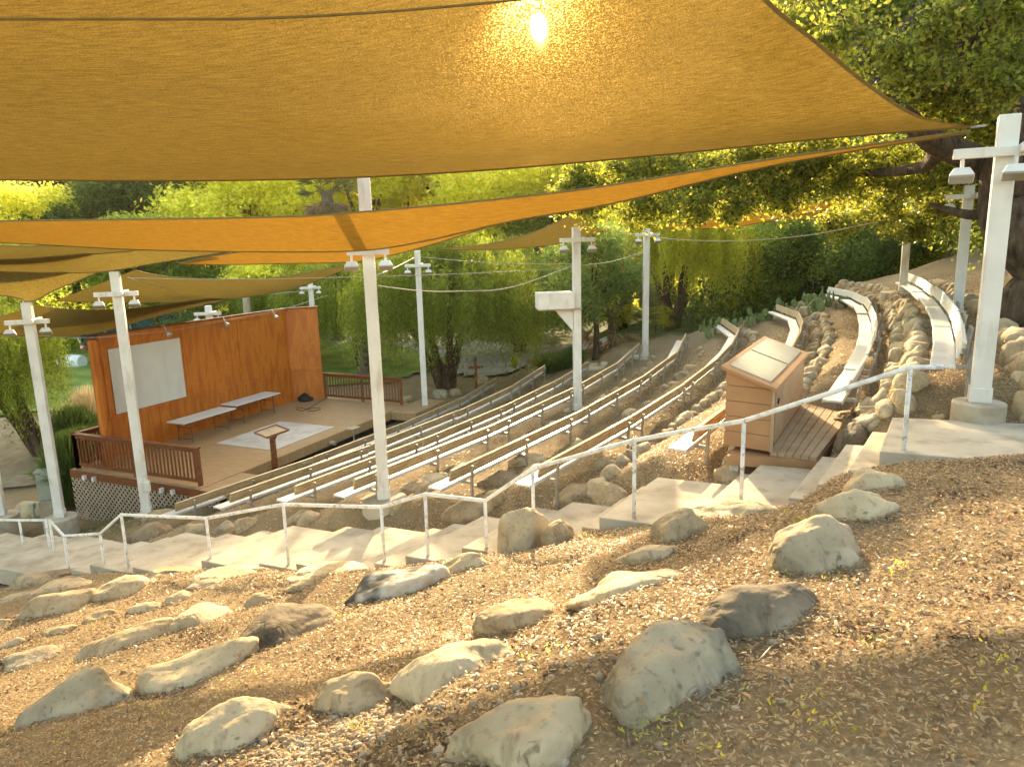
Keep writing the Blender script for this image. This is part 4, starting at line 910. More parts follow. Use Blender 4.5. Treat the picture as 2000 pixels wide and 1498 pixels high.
sail('olive shade sail at the left edge under the orange one', [(-300, 465, 16), (0, 480, 16), (120, 481, 16), (260, 488, 16)], [(-300, 515, 18), (0, 509, 18), (130, 501, 17.6), (262, 490, 16.1)], 'sail_olive')
sail('golden olive shade sail reaching from the left edge to a tip above the stage', [(-300, 510, 17), (0, 507, 17), (120, 500, 17), (260, 489, 17), (440, 492, 17)], [(-300, 525, 19.5), (0, 531, 19), (130, 533, 18.5), (210, 530, 18), (300, 515, 17.6), (442, 493, 17.1)], 'sail_olive')
sail('olive shade sail tied to the top of the pole beside the utility cabinet', [(-300, 525, 17.5), (0, 531, 18), (100, 533, 18.3), (195, 530, 18.8)], [(-300, 560, 18.5), (0, 577, 18.5), (58, 589, 18.5), (110, 566, 18.6), (196, 531, 18.9)], 'sail_olive')
sail('long grey olive shade sail stretched above the stage wall', [(262, 528, 18.5), (330, 541, 20), (450, 546, 21.5), (560, 540, 22.5), (692, 515, 24)], [(108, 588, 22), (200, 591, 23), (330, 591, 24), (460, 583, 24.5), (580, 562, 24.5), (692, 519, 24.1)], 'sail_olive')
sail('lower olive shade sail behind the pole beside the utility cabinet', [(70, 597, 18.6), (150, 605, 20), (250, 603, 21.5), (340, 592, 23), (480, 575, 25)], [(-120, 655, 19), (0, 652, 20), (80, 659, 21.5), (190, 650, 23), (330, 612, 24.5), (482, 578, 25.2)], 'sail_olive')
sail('dark olive shade sail hanging behind the pole with the white box', [(858, 487, 25), (930, 480, 24), (1000, 467, 22.5), (1060, 447, 21.5), (1125, 420, 19.6), (1160, 440, 20)], [(858, 488, 25.1), (950, 488, 25), (1030, 484, 24.5), (1090, 476, 24), (1130, 466, 23), (1180, 452, 22)], 'sail_olive')
sail('orange shade sail half hidden in the oak leaves', [(1300, 440, 23), (1420, 422, 22), (1540, 405, 21), (1680, 385, 20), (1812, 368, 18.5)], [(1300, 446, 24), (1420, 445, 24), (1500, 432, 23), (1620, 408, 22), (1812, 371, 18.6)], 'sail_orange')
sail('olive shade sail under the orange one in the oak leaves', [(1470, 432, 24), (1560, 418, 23), (1640, 405, 22), (1760, 385, 20)], [(1470, 436, 25), (1560, 430, 25), (1650, 422, 24), (1762, 387, 20.1)], 'sail_olive')
def rope(label, pts, m='rope', r=.011, cat='rope'): mk('rope' if m == 'rope' else 'cable', MB().tube(resamp([at(*p) for p in pts], 24), r, 6), m, smooth=True, label=label, cat=cat)
dC = float(np.array(bc)@FW); d5_ = float(np.array(b5)@FW); dp2 = float(np.array(bp2)@FW); d4 = float(np.array(b4)@FW); d6 = float(np.array(b6)@FW)
rope('white rope sagging from the pole by the stage railing to the pole behind the wall', [(250, 542, dp2), (310, 560, 21), (400, 571, 25), (500, 576, 29), (605, 567, 33.8)])
rope('nearly straight cable running from the left pole past the centre pole to the boxed pole', [(250, 543, dp2), (450, 546, 17), (700, 541, 17.5), (900, 535, 18.5), (1120, 524, d5_)], 'cable', .008, 'cable')
rope('sagging white rope between the centre pole and the boxed pole', [(738, 558, dC), (820, 568, 15), (900, 569, 17), (1000, 561, 18.5), (1120, 518, d5_)])
rope('cable from the centre pole up to the bluish pole', [(735, 538, dC), (775, 521, 20), (810, 503, d4)], 'cable', .009, 'cable')
rope('cable from the bluish pole across to the boxed pole', [(820, 502, d4), (920, 511, 25), (1020, 515, 22), (1120, 516, d5_)], 'cable', .009, 'cable')
rope('cable from the boxed pole to the pole before the lime tree', [(1133, 518, d5_), (1190, 512, 23), (1255, 494, d6)], 'cable', .009, 'cable')
rope('long white cable hanging across the right side below the oak leaves', [(1210, 452, 22), (1300, 466, 21), (1420, 471, 20), (1560, 462, 19), (1700, 436, 18), (1872, 395, 19)], 'rope', .012, 'cable')
rope('string of cable along the top of the stage wall', [(75, 656, 18.4), (130, 659, 18.8), (205, 658, 19.5), (345, 644, 22), (460, 622, 25), (560, 602, 27), (640, 577, 30)], 'cable', .009, 'cable')
#@@PLANTS
def limb(mb, pts, rs, n=10):
    P = resamp(pts, max(8, len(pts)*4)); R_ = list(np.interp(np.linspace(0, 1, len(P)), np.linspace(0, 1, len(rs)), rs))
    P = [p+Vector((noise.noise(p*1.1), noise.noise(p*1.1+Vector((9, 0, 0))), 0))*R_[i]*.9 for i, p in enumerate(P)]
    mb.tube(P, R_, n); return P
def clump_leaves(cent, rad, ncl, per, csize, squash=.8, shell=.45):
    """leaf centres in clumps spread through ellipsoids; cent (k,3), rad (k,3)"""
    out = []
    k = len(cent); vol = np.array([r[0]*r[1]*r[2] for r in rad])**(2/3); pr = vol/vol.sum()
    for i in range(k):
        n = max(3, int(ncl*pr[i])); d = rdir(n); rr_ = (shell+(1-shell)*RNG.random(n)**.6)[:, None]
        c = np.array(cent[i])+d*rr_*np.array(rad[i])
        L_ = np.repeat(c, per, 0)+RNG.normal(size=(n*per, 3))*csize*np.array([1, 1, squash])*np.repeat(RNG.uniform(.5, 1.3, n), per)[:, None]
        out.append(L_)
    return np.concatenate(out)
def leafobj(name, parent, P, m, ln, wd, hang=0):
    n = len(P); d = rdir(n); d[:, 2] -= hang; return cards(P, d, rdir(n), ln*RNG.uniform(.7, 1.3, n), wd*RNG.uniform(.7, 1.3, n), m, name, parent)
def tree_proto(kind, label, h, cr, m, ncl, per, leaf, csize, cat='tree', name='tree'):
    """tree at the origin: trunk, limbs, crown made of lobes"""
    t = emp(name, (0, 0, 0), label, cat)
    mb = MB(); tp = Vector((RNG.uniform(-.3, .3), RNG.uniform(-.3, .3), h*.5)); limb(mb, [Vector((0, 0, -.3)), Vector((.1, 0, h*.2)), tp], [h*.03, h*.022, h*.016])
    cent = []; rad = []
    nl = 9
    for i in range(nl):
        a = 2*math.pi*i/nl+RNG.uniform(-.3, .3); rr_ = cr*RNG.uniform(.35, .68) if i < nl-2 else cr*.15; z = h*RNG.uniform(.42, .85) if i < nl-2 else h*.86
        c = Vector((math.cos(a)*rr_, math.sin(a)*rr_, z)); cent.append(tuple(c)); s_ = cr*RNG.uniform(.32, .52); rad.append((s_, s_, s_*.75))
        limb(mb, [tp*RNG.uniform(.6, 1), tp.lerp(c, .5)+Vector((0, 0, -.2)), c], [h*.011, h*.007, h*.003], 6)
    mk('trunk', mb, 'bark', t, smooth=True)
    P = clump_leaves(cent, rad, ncl, per, csize, shell=.35); P = P[P[:, 2] > h*.12]
    leafobj('crown', t, P, m, leaf, leaf*.5); return t
def weeper_proto(label, h, cr, m, nstr, hang, leaf, cat='tree', name='weeping_tree', limbs=None, off=(0, 0)):
    t = emp(name, (0, 0, 0), label, cat); mb = MB()
    forks = limbs or [(-.5, .2, 1), (.45, -.1, 1.1), (.1, .5, 1), (0, -.4, .9)]
    ends = []
    base = Vector((0, 0, -.3))
    for fx, fy, fz in forks:
        e = Vector((fx*cr, fy*cr, h*.68*fz)); limb(mb, [base, Vector((fx*cr*.25, fy*cr*.25, h*.14)), Vector((fx*cr*.6, fy*cr*.6, h*.42)), e], [h*.04, h*.03, h*.018, h*.008]); ends.append(e)
        for _ in range(3):
            q = e+Vector((RNG.uniform(-1, 1)*cr*.5, RNG.uniform(-1, 1)*cr*.5, h*.14)); limb(mb, [e.lerp(base, .25), e, q], [h*.01, h*.007, h*.003], 6)
    mk('trunk', mb, 'bark', t, smooth=True)
    d = rdir(nstr); d[:, 2] = np.abs(d[:, 2])*1.0; rr_ = (.45+.55*RNG.random(nstr)**.5)[:, None]
    lump_ = 1+.22*np.sin(d[:, :1]*5+1)*np.sin(d[:, 1:2]*6+2)
    c = d*rr_*lump_*np.array([cr, cr, h*.42])+np.array([off[0], off[1], h*.58])
    # gather the strands in tufts
    nt_ = nstr//20; tuft = c[:nt_]; c = tuft[RNG.integers(0, nt_, nstr)]+RNG.normal(size=(nstr, 3))*np.array([.13, .13, .2])*cr/4
    lens = hang*RNG.uniform(.35, 1.15, nstr); ns = 13; f = np.linspace(0, 1, ns)
    sw = RNG.normal(size=(nstr, 2))*.10
    P = np.repeat(c, ns, 0); F = np.tile(f, nstr); Lr = np.repeat(lens, ns)
    P[:, 2] -= F*Lr-.25*Lr*(F*(1-F)); out = (np.repeat(d[:, :2], ns, 0))*(.25*np.sqrt(F))[:, None]*.6; P[:, :2] += out+np.repeat(sw, ns, 0)*F[:, None]
    P += RNG.normal(size=P.shape)*.045; P = P[P[:, 2] > .5]
    n = len(P); dd = RNG.normal(size=(n, 3))*.55; dd[:, 2] -= .9
    cards(P, dd, rdir(n), leaf*RNG.uniform(.8, 1.5, n), leaf*.22, m, 'crown', t); return t
def dup(root, loc, rz, sc, label, group=None):
    r = root.copy(); COL.objects.link(r); r.location = loc; r.rotation_euler = (0, 0, rz); r.scale = (sc, sc, sc) if not isinstance(sc, tuple) else sc; r['label'] = label
    if group: r['group'] = group
    for ch in root.children: c = ch.copy(); COL.objects.link(c); c.parent = r
    return r
def place(root, loc, rz, sc, label, group=None):
    root.location = loc; root.rotation_euler = (0, 0, rz); root.scale = (sc, sc, sc) if not isinstance(sc, tuple) else sc; root['label'] = label
    if group: root['group'] = group
    return root
def spot(px, d): v = ray(px, 600); k = d/(v@FW); x, y = v[0]*k, v[1]*k; return (x, y, G(x, y))
PR = {
 'dark': tree_proto('dark', 'x', 10, 4.2, 'darkleaf', 520, 60, .25, .36), 'yel': tree_proto('yel', 'x', 10, 4.4, 'yellowleaf', 520, 54, .25, .38),
 'mid': tree_proto('mid', 'x', 10, 4.4, 'midleaf', 520, 60, .25, .36), 'yel2': tree_proto('yel2', 'x', 12, 4.6, 'yellowleaf', 520, 54, .26, .44)}
used = set()
BGT = [  # px, depth, kind, scale, label bits
(-60, 50, 'yel', 1.1, 'loose yellow-green tree at the far left edge'), (60, 56, 'yel2', 1.0, 'yellow-green tree left of the dark trees behind the stage'), (150, 62, 'dark', 1.35, 'dark tree behind the left end of the orange sail'),
(240, 58, 'dark', 1.3, 'dark green tree in the middle of the dark group'), (320, 64, 'dark', 1.4, 'dark tree with a rounded crown behind the stage wall'), (300, 48, 'mid', .9, 'green tree right behind the stage wall'),
(420, 66, 'yel2', 1.35, 'bright yellow-green tree left of the palm'), (500, 60, 'yel', 1.4, 'spreading yellow-green tree behind the stage wall corner'), (580, 68, 'yel2', 1.5, 'tall yellow-green tree just left of the palm'),
(450, 50, 'mid', .85, 'low green tree above the stage wall'), (560, 46, 'yel', .75, 'low yellow-green tree right above the stage wall corner'), (720, 64, 'yel2', 1.4, 'yellow-green tree right of the palm'),
(800, 70, 'yel', 1.6, 'pale yellow-green tree behind the centre poles'), (880, 62, 'yel2', 1.4, 'bright tree behind the weeping tree'), (960, 72, 'yel', 1.7, 'hazy yellow-green tree above the weeping trees'), (1050, 64, 'mid', 1.4, 'green tree behind the boxed pole'),
(1120, 58, 'yel2', 1.2, 'yellow-green tree right of the boxed pole'), (1200, 66, 'yel', 1.6, 'yellow tree behind the pole before the lime tree'), (1310, 60, 'mid', 1.5, 'green tree behind the lime weeping tree'), (1400, 66, 'dark', 1.7, 'tall dark tree right of the lime weeping tree'),
(1460, 52, 'dark', 1.2, 'dark tree in the hollow right of the lime tree'), (1560, 46, 'mid', 1.15, 'green tree on the far hillside, left one'), (1650, 52, 'dark', 1.4, 'dark tree on the far hillside, middle one'), (1740, 46, 'mid', 1.2, 'green tree on the far hillside beside the slim pole'), (1850, 44, 'dark', 1.3, 'dark tree behind the two right poles'), (1960, 42, 'dark', 1.3, 'dark tree far behind the oak trunk'),
(2080, 38, 'mid', 1.2, 'green tree past the right edge')]
for px, d, kd, sc, lab in BGT:
    loc = spot(px, d); rz = RNG.uniform(0, 6.28)
    grp = 'trees beyond the stage and seating'
    s3 = (sc*1.15, sc*1.15, sc)
    if kd not in used: place(PR[kd], loc, rz, s3, lab, grp); used.add(kd)
    else: dup(PR[kd], loc, rz, s3, lab, grp)
# shrubs on the far right hillside and low bushes
shp = tree_proto('shrub', 'x', 4.2, 2.4, 'midleaf', 260, 60, .13, .28, 'shrub', 'shrub'); shd = tree_proto('shrub', 'x', 4.2, 2.4, 'darkleaf', 260, 60, .13, .28, 'shrub', 'shrub'); shy = tree_proto('shrub', 'x', 3.2, 2.2, 'limeleaf', 180, 45, .12, .25, 'shrub', 'shrub')
shu = set()
for px, d, pr_, sc, lab in [(1520, 38, 'p', 1.3, 'tall green shrub behind the cactus'), (1590, 36, 'd', 1.2, 'dark shrub behind the eighth bench row, left one'), (1660, 35, 'p', 1.25, 'green shrub between the two upper bench rows'), (1720, 33, 'd', 1.1, 'dark shrub left of the slim light pole'),
 (1470, 44, 'd', 1.3, 'dark shrub in the hollow beside the lime tree'), (1800, 34, 'y', .9, 'yellow-green shrub right of the slim light pole'), (1850, 32, 'y', .8, 'yellow-green shrub between the two right poles'), (1740, 36, 'y', .8, 'yellow-green shrub low beside the slim pole'), (1400, 50, 'p', 1.2, 'green shrub right behind the lime weeping tree'), (1440, 40, 'y', .55, 'small lime shrub by the dry slope'),
 (1560, 44, 'd', 1.7, 'big dark shrub high on the far slope'), (1620, 46, 'p', 1.8, 'big green shrub high on the far slope'), (1780, 40, 'd', 1.7, 'big dark shrub behind the slim pole'), (1900, 34, 'd', 1.4, 'dark shrub behind the near light pole'), (1840, 27, 'd', .8, 'dark shrub on the brown slope behind the uppermost bench row'), (1930, 25, 'p', .9, 'green shrub on the brown slope beside the oak trunk'), (1890, 29, 'p', .8, 'green shrub between the two right light poles'),
 (1200, 42, 'y', .7, 'yellow-green bush left of the pole before the lime tree'), (1280, 36, 'y', .45, 'low bush right of the pole before the lime tree'), (40, 60, 'p', 1.0, 'green bush far behind the gravel path'), (380, 42, 'd', 1.0, 'dark bush behind the middle of the stage wall'), (560, 40, 'y', .9, 'yellow bush peeping over the stage wall')]:
    PRr = {'p': shp, 'd': shd, 'y': shy}[pr_]; loc = spot(px, d); rz = RNG.uniform(0, 6.28)
    if pr_ not in shu: place(PRr, loc, rz, sc, lab, 'shrubs around the seating'); shu.add(pr_)
    else: dup(PRr, loc, rz, sc, lab, 'shrubs around the seating')
# weeping pepper trees
w1 = weeper_proto('x', 7.2, 4.3, 'pepperleaf', 7500, 2.9, .18, limbs=[(-.62, -.1, .85), (-.35, .3, 1), (.3, .1, 1.05), (.1, -.3, 1)])
place(w1, spot(868, 32.5), 0, 1.0, 'big weeping pepper tree with forked dark trunk behind the first bench row')
dup(w1, spot(700, 40), 2.1, .92, 'weeping tree behind the stage wall corner and the right railing'); dup(w1, spot(1010, 42), 4.0, .9, 'weeping tree behind the boulders at the road'); dup(w1, spot(560, 44), 1.1, .8, 'small weeping tree seen over the stage wall')
w2 = weeper_proto('x', 7.6, 3.4, 'limeleaf', 3300, 2.4, .21); place(w2, spot(1315, 37), .5, (1.0, 1.0, 1.0), 'bright lime green weeping tree right of the centre')
dup(w2, spot(1215, 44), 2.5, .95, 'lime green weeping tree behind the boxed pole')
w3 = weeper_proto('x', 5.4, 2.3, 'pepperleaf', 4200, 2.4, .12, limbs=[(-1.1, .1, .9), (-.75, .4, 1.05), (-.5, -.2, 1)], off=(-1.7, 0)); P_, d_ = hit(92, 892)
place(w3, tuple(P_), 0, 1.12, 'small weeping tree with leaning trunk at the left edge')
tp_ = tree_proto('t', 'x', 4.6, 2.2, 'tropleaf', 300, 50, .13, .28); place(tp_, spot(1160, 31), 0, 1.25, 'green leafy tree with red blossoms right of the boxed pole')
P_, _ = hit(1225, 700)
# palms
def palm(loc, h, label, crown=True, r=.28):
    t = emp('palm_tree', loc, label, 'palm'); L0 = Vector(loc)
    zs = np.linspace(-.2, h, 26); mb = MB().tube([L0+Vector((0, 0, z)) for z in zs], [r*(1.1 if i % 2 else .93)*(1.25 if z < .5 else 1) for i, z in enumerate(zs)], 16); mk('trunk', mb, 'palmbark', t)
    if crown:
        for nm, m_, n, el0, el1, ln in (('crown', 'frond', 52, -.1, 1.3, 2.3), ('dead_fronds', 'deadfrond', 80, -1.5, -.6, 1.9)):
            C_, D_, N_ = [], [], []
            for i in range(n):
                a = RNG.uniform(0, 6.28); el = RNG.uniform(el0, el1); ax = np.array([math.cos(a)*math.cos(el), math.sin(a)*math.cos(el), math.sin(el)]); tip = np.array(loc)+np.array([0, 0, h-(.0 if nm == 'crown' else RNG.uniform(0, 1.3))])+ax*ln*.6
                for j in range(22):
                    sp2 = ax+RNG.normal(size=3)*.32; sp2 /= np.linalg.norm(sp2); C_.append(tip+sp2*.45); D_.append(sp2); N_.append(RNG.normal(size=3))
            cards(C_, D_, N_, 1.1, .07, m_, nm, t)
    return t
q = spot(706, 36); palm(q, 3.9, 'stout palm trunk with diamond-scarred bark behind the right railing', False, .36)
q = spot(655, 52); palm(q, zat(q, 655, 372)-q[2], 'tall fan palm with shaggy dead fronds rising behind the stage', True, .42)
q = spot(1196, 33); q = (q[0], q[1], q[2]); t = palm(q, 1.5, 'short young palm wrapped in brown dead fronds near the road', True, .2); t['label'] = 'short palm stump wrapped in brown dead fronds near the road'
q = stand(487, 650, 40); q.z = G(q.x, q.y); mk('timber_post', MB().tube([q, Vector((q.x, q.y, zat(q, 485, 572)))], .2, 12), 'lattice', label='plain grey timber post standing behind the stage wall', cat='post')
# far woods and scrub that read as one mass
def woods(name, m, n, r0, r1, label, leaf=.42, a0=-48, a1=48):
    a = np.radians(RNG.uniform(a0, a1, n)); r = RNG.uniform(r0, r1, n); x = np.sin(a)*r; y = np.cos(a)*r; z = H(x, y); hh = RNG.uniform(.8, 5.5, n)*RNG.uniform(.4, 1, n)
    per = 60; C_ = np.repeat(np.stack([x, y, z+hh*.5], 1), per, 0)+RNG.normal(size=(n*per, 3))*np.stack([np.repeat(np.full(n, 1.0), per), np.repeat(np.full(n, 1.0), per), np.repeat(hh*.35, per)], 1)
    k = len(C_); cards(C_, rdir(k), rdir(k), leaf*RNG.uniform(.6, 1.2, k), leaf*.6, m, name, None, kind='stuff', label=label)
woods('woods', 'midleaf', 2200, 58, 120, 'far green scrub and woods covering the hillside behind the stage')
woods('woods', 'yellowleaf', 1100, 60, 115, 'far yellow-green scrub mixed into the woods')
woods('undergrowth', 'midleaf', 420, 40, 56, 'green undergrowth under the trees on the right', .32, 16, 46)
woods('undergrowth', 'darkleaf', 260, 38, 52, 'dark undergrowth under the trees on the right', .32, 14, 46)
# ---------------------------------------------------------------- the oak
ok = emp('oak_tree', (0, 0, 0), 'huge old oak at the right with its crown spreading over the benches', 'tree')
tb, td = hit(1985, 640); ok.location = tb
mb = MB(); f0 = tb
J = at(1985, 400, td); J2 = at(2010, 300, td-.5)
Pj = limb(mb, [tb-Vector((0, 0, .4)), at(1995, 560, td), J, J2], [.62, .50, .46, .38], 16)
for pts, rs in [([J, at(1920, 330, 13.5), at(1840, 285, 13), at(1760, 215, 12.5), at(1690, 120, 13), at(1640, 20, 13.5), at(1600, -80, 14)], [.34, .28, .22, .15, .10, .06, .02]),
                ([at(1760, 215, 12.5), at(1640, 190, 12.5), at(1560, 110, 13)], [.16, .11, .05]), ([at(1840, 285, 13), at(1790, 330, 15), at(1650, 340, 17.5), at(1450, 350, 18.5), at(1250, 360, 19)], [.18, .12, .08, .05, .03]),
                ([J2, at(1960, 180, 13), at(1880, 90, 13), at(1820, -40, 13.5), at(1780, -200, 14)], [.3, .2, .12, .07, .02]), ([J2, at(2100, 150, 13), at(2200, 0, 13)], [.25, .18, .1]), ([at(1880, 90, 12.5), at(1960, 0, 11.5), at(2020, -60, 11)], [.14, .1, .05]),
                ([J, at(1900, 420, 14), at(1820, 400, 15.5)], [.16, .1, .04]), ([at(1690, 120, 12), at(1760, 60, 12), at(1800, 0, 12)], [.1, .07, .03])]:
    limb(mb, pts, rs, 10)
mk('trunk', mb, 'bark', ok, smooth=True)
LB = []
def lobe(px, py, d, rpx, sq=.8, k=1): r = rpx*d/FPX; LB.append((tuple(at(px, py, d)), (r, r*.6, r*sq)))
for a in [(1560, 60, 14, 90), (1620, 150, 15, 95), (1700, 40, 14, 110), (1700, 200, 16, 80), (1800, 130, 15, 110), (1820, 20, 13, 100), (1900, 180, 15.5, 110), (1930, 60, 13, 120), (1990, 250, 15, 100), (2040, 120, 14, 130), (1960, -60, 13, 120), (1750, -80, 14, 120), (1560, -60, 15, 100),
          (1880, 320, 17, 75), (1960, 380, 17, 80), (1790, 340, 17, 75), (1700, 330, 17, 75), (1620, 345, 17, 80), (1540, 350, 17, 80), (1460, 345, 17, 75), (1380, 350, 17, 70), (1300, 345, 17.5, 65), (1220, 345, 17.5, 65), (1140, 355, 17.5, 60), (1100, 385, 17.5, 45), (1160, 405, 17.5, 45), (1260, 400, 17, 55), (1350, 405, 16.5, 55), (1430, 400, 16.5, 50), (1520, 395, 17, 40), (1720, 400, 18, 60), (1850, 400, 18, 60), (1480, 300, 17, 60), (1600, 290, 17, 60),
          (1640, 60, 11, 70), (1760, 130, 11.5, 80), (1880, 30, 11, 80), (1950, 150, 11.5, 90), (1640, 440, 19, 40), (1790, 440, 19, 50), (2060, 400, 15, 100), (1330, 300, 18, 50), (1230, 310, 18, 45), (2010, 0, 11, 80)]: lobe(*a)
cen = [a for a, b in LB]; rd = [b for a, b in LB]
P = clump_leaves(cen, rd, 2050, 60, .15, shell=.15)
dz = P@FW; ixx = CX+FPX*(P@RT)/dz; 
leafobj('crown', ok, P, 'oakleaf', .10, .06)
o_ = ok
# dark backing foliage high at the far right is the same oak's inner crown
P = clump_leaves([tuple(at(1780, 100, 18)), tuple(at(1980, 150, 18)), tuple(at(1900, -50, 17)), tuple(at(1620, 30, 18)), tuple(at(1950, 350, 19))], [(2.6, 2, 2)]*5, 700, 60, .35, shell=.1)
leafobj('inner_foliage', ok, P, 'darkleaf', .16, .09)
# ---------------------------------------------------------------- cactus patch
for i, (px, py) in enumerate([(1405, 640), (1425, 645), (1450, 638), (1475, 632), (1500, 622), (1540, 610), (1565, 605), (1590, 608), (1615, 604), (1640, 600), (1385, 655), (1580, 598)]):
    P0, d0 = hit(px, py+3); t = emp('prickly_pear', tuple(P0), 'prickly pear cactus clump with flat green pads beyond the bench ends', 'cactus', 'prickly pear cacti beyond the bench ends'); 
    for j in range(random.randint(6, 10)):
        a = random.uniform(0, 3.14); lv = j//3; c = P0+Vector((random.uniform(-.4, .4), random.uniform(-.3, .3), -.0+.14+.20*lv+random.uniform(-.05, .05)))
        me_ = boulder_mesh(.26, .05, .17, 900+j, 2, .05, 0); R_ = Matrix.Rotation(a, 4, 'Z') @ Matrix.Rotation(random.uniform(-.5, .5), 4, 'Y')
        o = mk('pad', me_, 'cactus', None, smooth=True); o.parent = t; o.matrix_parent_inverse = Matrix.Identity(4); o.location = c-P0; o.rotation_euler = R_.to_euler()
# ---------------------------------------------------------------- grasses
def tussock(px, py, w_, h, m, label, n=900, cat='grass clump', name='grass_clump'):
    P0, d0 = hit(px, py); C_ = RNG.normal(size=(n, 3))*np.array([w_*.3, w_*.3, 0]); a = RNG.uniform(0, 6.28, n); out = RNG.uniform(.1, 1, n)
    seg = []; D_ = []
    for f in (.15, .4, .65, .88):
        r = out*f*w_*.5; z = h*(1.25*f-.75*f*f*out); P = C_*.4+np.stack([np.cos(a)*r, np.sin(a)*r, z], 1); g_ = np.stack([np.cos(a)*out*w_*.5, np.sin(a)*out*w_*.5, h*(1.25-1.5*f*out)], 1); seg.append(P); D_.append(g_)
    P = np.concatenate(seg)+np.array(P0); cards(P, np.concatenate(D_), rdir(len(P)), h*.34, .022, m, name, None, label=label, cat=cat)
tussock(150, 985, 1.6, 2.0, 'grassblade', 'tall arching green ornamental grass at the corner of the stage', 3200)
tussock(175, 965, 1.3, 1.9, 'grassblade', 'tall green grass pressed against the lattice skirt', 2200)
tussock(178, 850, 1.8, 1.7, 'drygrass', 'feathery dry grass plumes behind the left stage railing', 700)
tussock(150, 870, 1.8, 1.3, 'grassblade', 'green grass tuft behind the tall ornamental grass', 1600)
for px, py, lb in [(1070, 728, 'leftmost of the dark green grass tufts beyond the third bench row'), (1088, 724, 'second of the dark green grass tufts from the left'), (1104, 721, 'third of the dark green grass tufts, touching the boxed pole'), (1120, 716, 'rightmost of the dark green grass tufts, behind the boxed pole')]: tussock(px, py, 1.3, .75, 'grassblade', lb, 900)
tussock(1045, 715, .8, .4, 'deadfrond', 'low reddish plant beside the green tufts', 400)
tussock(1005, 722, .5, .7, 'limeleaf', 'small yellow-green plant by the loose stones', 120)
# ---------------------------------------------------------------- other things
P0, d0 = hit(930, 757); P0 = stand(930, 745, 31); P0.z = G(P0.x, P0.y); zt_ = zat(P0, 929, 697)
t = emp('wooden_cross', tuple(P0), 'plain brown wooden cross standing beyond the first bench row', 'cross')
mk('upright', MB().bar(P0-Vector((0, 0, .3)), Vector((P0.x, P0.y, zt_)), .12, .12), 'darkwood', t); zc = zat(P0, 930, 717)
mk('crossbar', MB().bar(Vector((P0.x-.33, P0.y-.09, zc)), Vector((P0.x+.33, P0.y-.09, zc+.02)), .06, .11), 'darkwood', t)
P0, d0 = hit(142, 718); c = P0+Vector((0, 0, .36)); ax = Vector((.97, -.2, 0)).normalized()
t = emp('barrel', tuple(P0), 'white plastic barrel lying on its side on the lawn', 'barrel')
mk('shell', MB().tube([c-ax*.75, c-ax*.6, c-ax*.2, c+ax*.2, c+ax*.6, c+ax*.75], [.40, .43, .45, .45, .43, .40], 24), 'barrel', t, smooth=False)
mk('bung', MB().tube([c-ax*.77, c-ax*.755], .33, 24), 'black', t)
P0, d0 = hit(94, 1008); t = emp('utility_cabinet', tuple(P0), 'grey green electrical cabinet on a block beside the light pole', 'cabinet'); R_ = Matrix.Rotation(.35, 3, 'Z')
mk('base', MB().box(P0+Vector((0, .1, .15)), (.42, .38, .7), R_), 'conc', t, bevel=.01); mk('cabinet_body', MB().box(P0+Vector((-.02, .1, .93)), (.34, .30, .84), R_), 'utility', t, bevel=.01); mk('cap', MB().box(P0+Vector((-.02, .1, 1.37)), (.40, .36, .06), R_), 'utility', t)
P0, d0 = hit(67, 1012); t = emp('conduit', tuple(P0), 'short blue-grey pipe stub with a box top left of the cabinet', 'pipe'); mk('pipe', MB().tube([P0-Vector((0, 0, .1)), P0+Vector((0, 0, .32))], .04, 10), 'utility', t); mk('box_top', MB().box(P0+Vector((0, 0, .38)), (.12, .12, .16)), 'utility', t)
# teal fabric screen far behind the wall
t = emp('screen_fence', spot(260, 50), 'long dark teal cloth screen far behind the stage wall', 'fence')
A = spot(150, 50); B = spot(455, 50); rows = []
for z in np.linspace(0, 2.6, 5): rows.append([Vector((A[0]+(B[0]-A[0])*f, A[1]+(B[1]-A[1])*f+.12*math.sin(f*40), A[2]+z)) for f in np.linspace(0, 1, 60)])
mk('cloth', MB().grid(rows), 'teal', t, smooth=True)
for f in np.linspace(0, 1, 7): x, y = A[0]+(B[0]-A[0])*f, A[1]+(B[1]-A[1])*f; mk('post', MB().tube([Vector((x, y-.15, A[2]-.2)), Vector((x, y-.15, A[2]+2.7))], .05, 8), 'leg', t)
q = stand(1158, 735, 27); P0, d0 = hit(1160, 722); mk('stone_slab', MB().box(P0+Vector((.2, 0, .05)), (1.3, .35, .12), Matrix.Rotation(.1, 3, 'Z')), 'pale', bevel=.02, label='flat pale stone slab behind the fourth bench row end', cat='slab')
#@@LITTER
def onground(n, x0, x1, y0, y1, keep=None):
    x = RNG.uniform(x0, x1, n); y = RNG.uniform(y0, y1, n); u, s = us(x, y)
    ok_ = ~((u > 8.1) & (u < 9.88) & (s < 4.4) & (s > -18)); 
    if keep is not None: ok_ &= keep(x, y, u, s)
    x, y = x[ok_], y[ok_]; return x, y, H(x, y)
def infront(x, y, u, s):
    z = H(x, y); P = np.stack([x, y, z], 1); d = P@FW; px = CX+FPX*(P@RT)/d; py = CY-FPX*(P@UPV)/d; return (d > 2) & (px > -250) & (px < 2250) & (py < 1750)
def mulch_density(x, y):
    return np.array([noise.noise(Vector((a*.45, b*.45, 3.3))) for a, b in zip(x, y)])
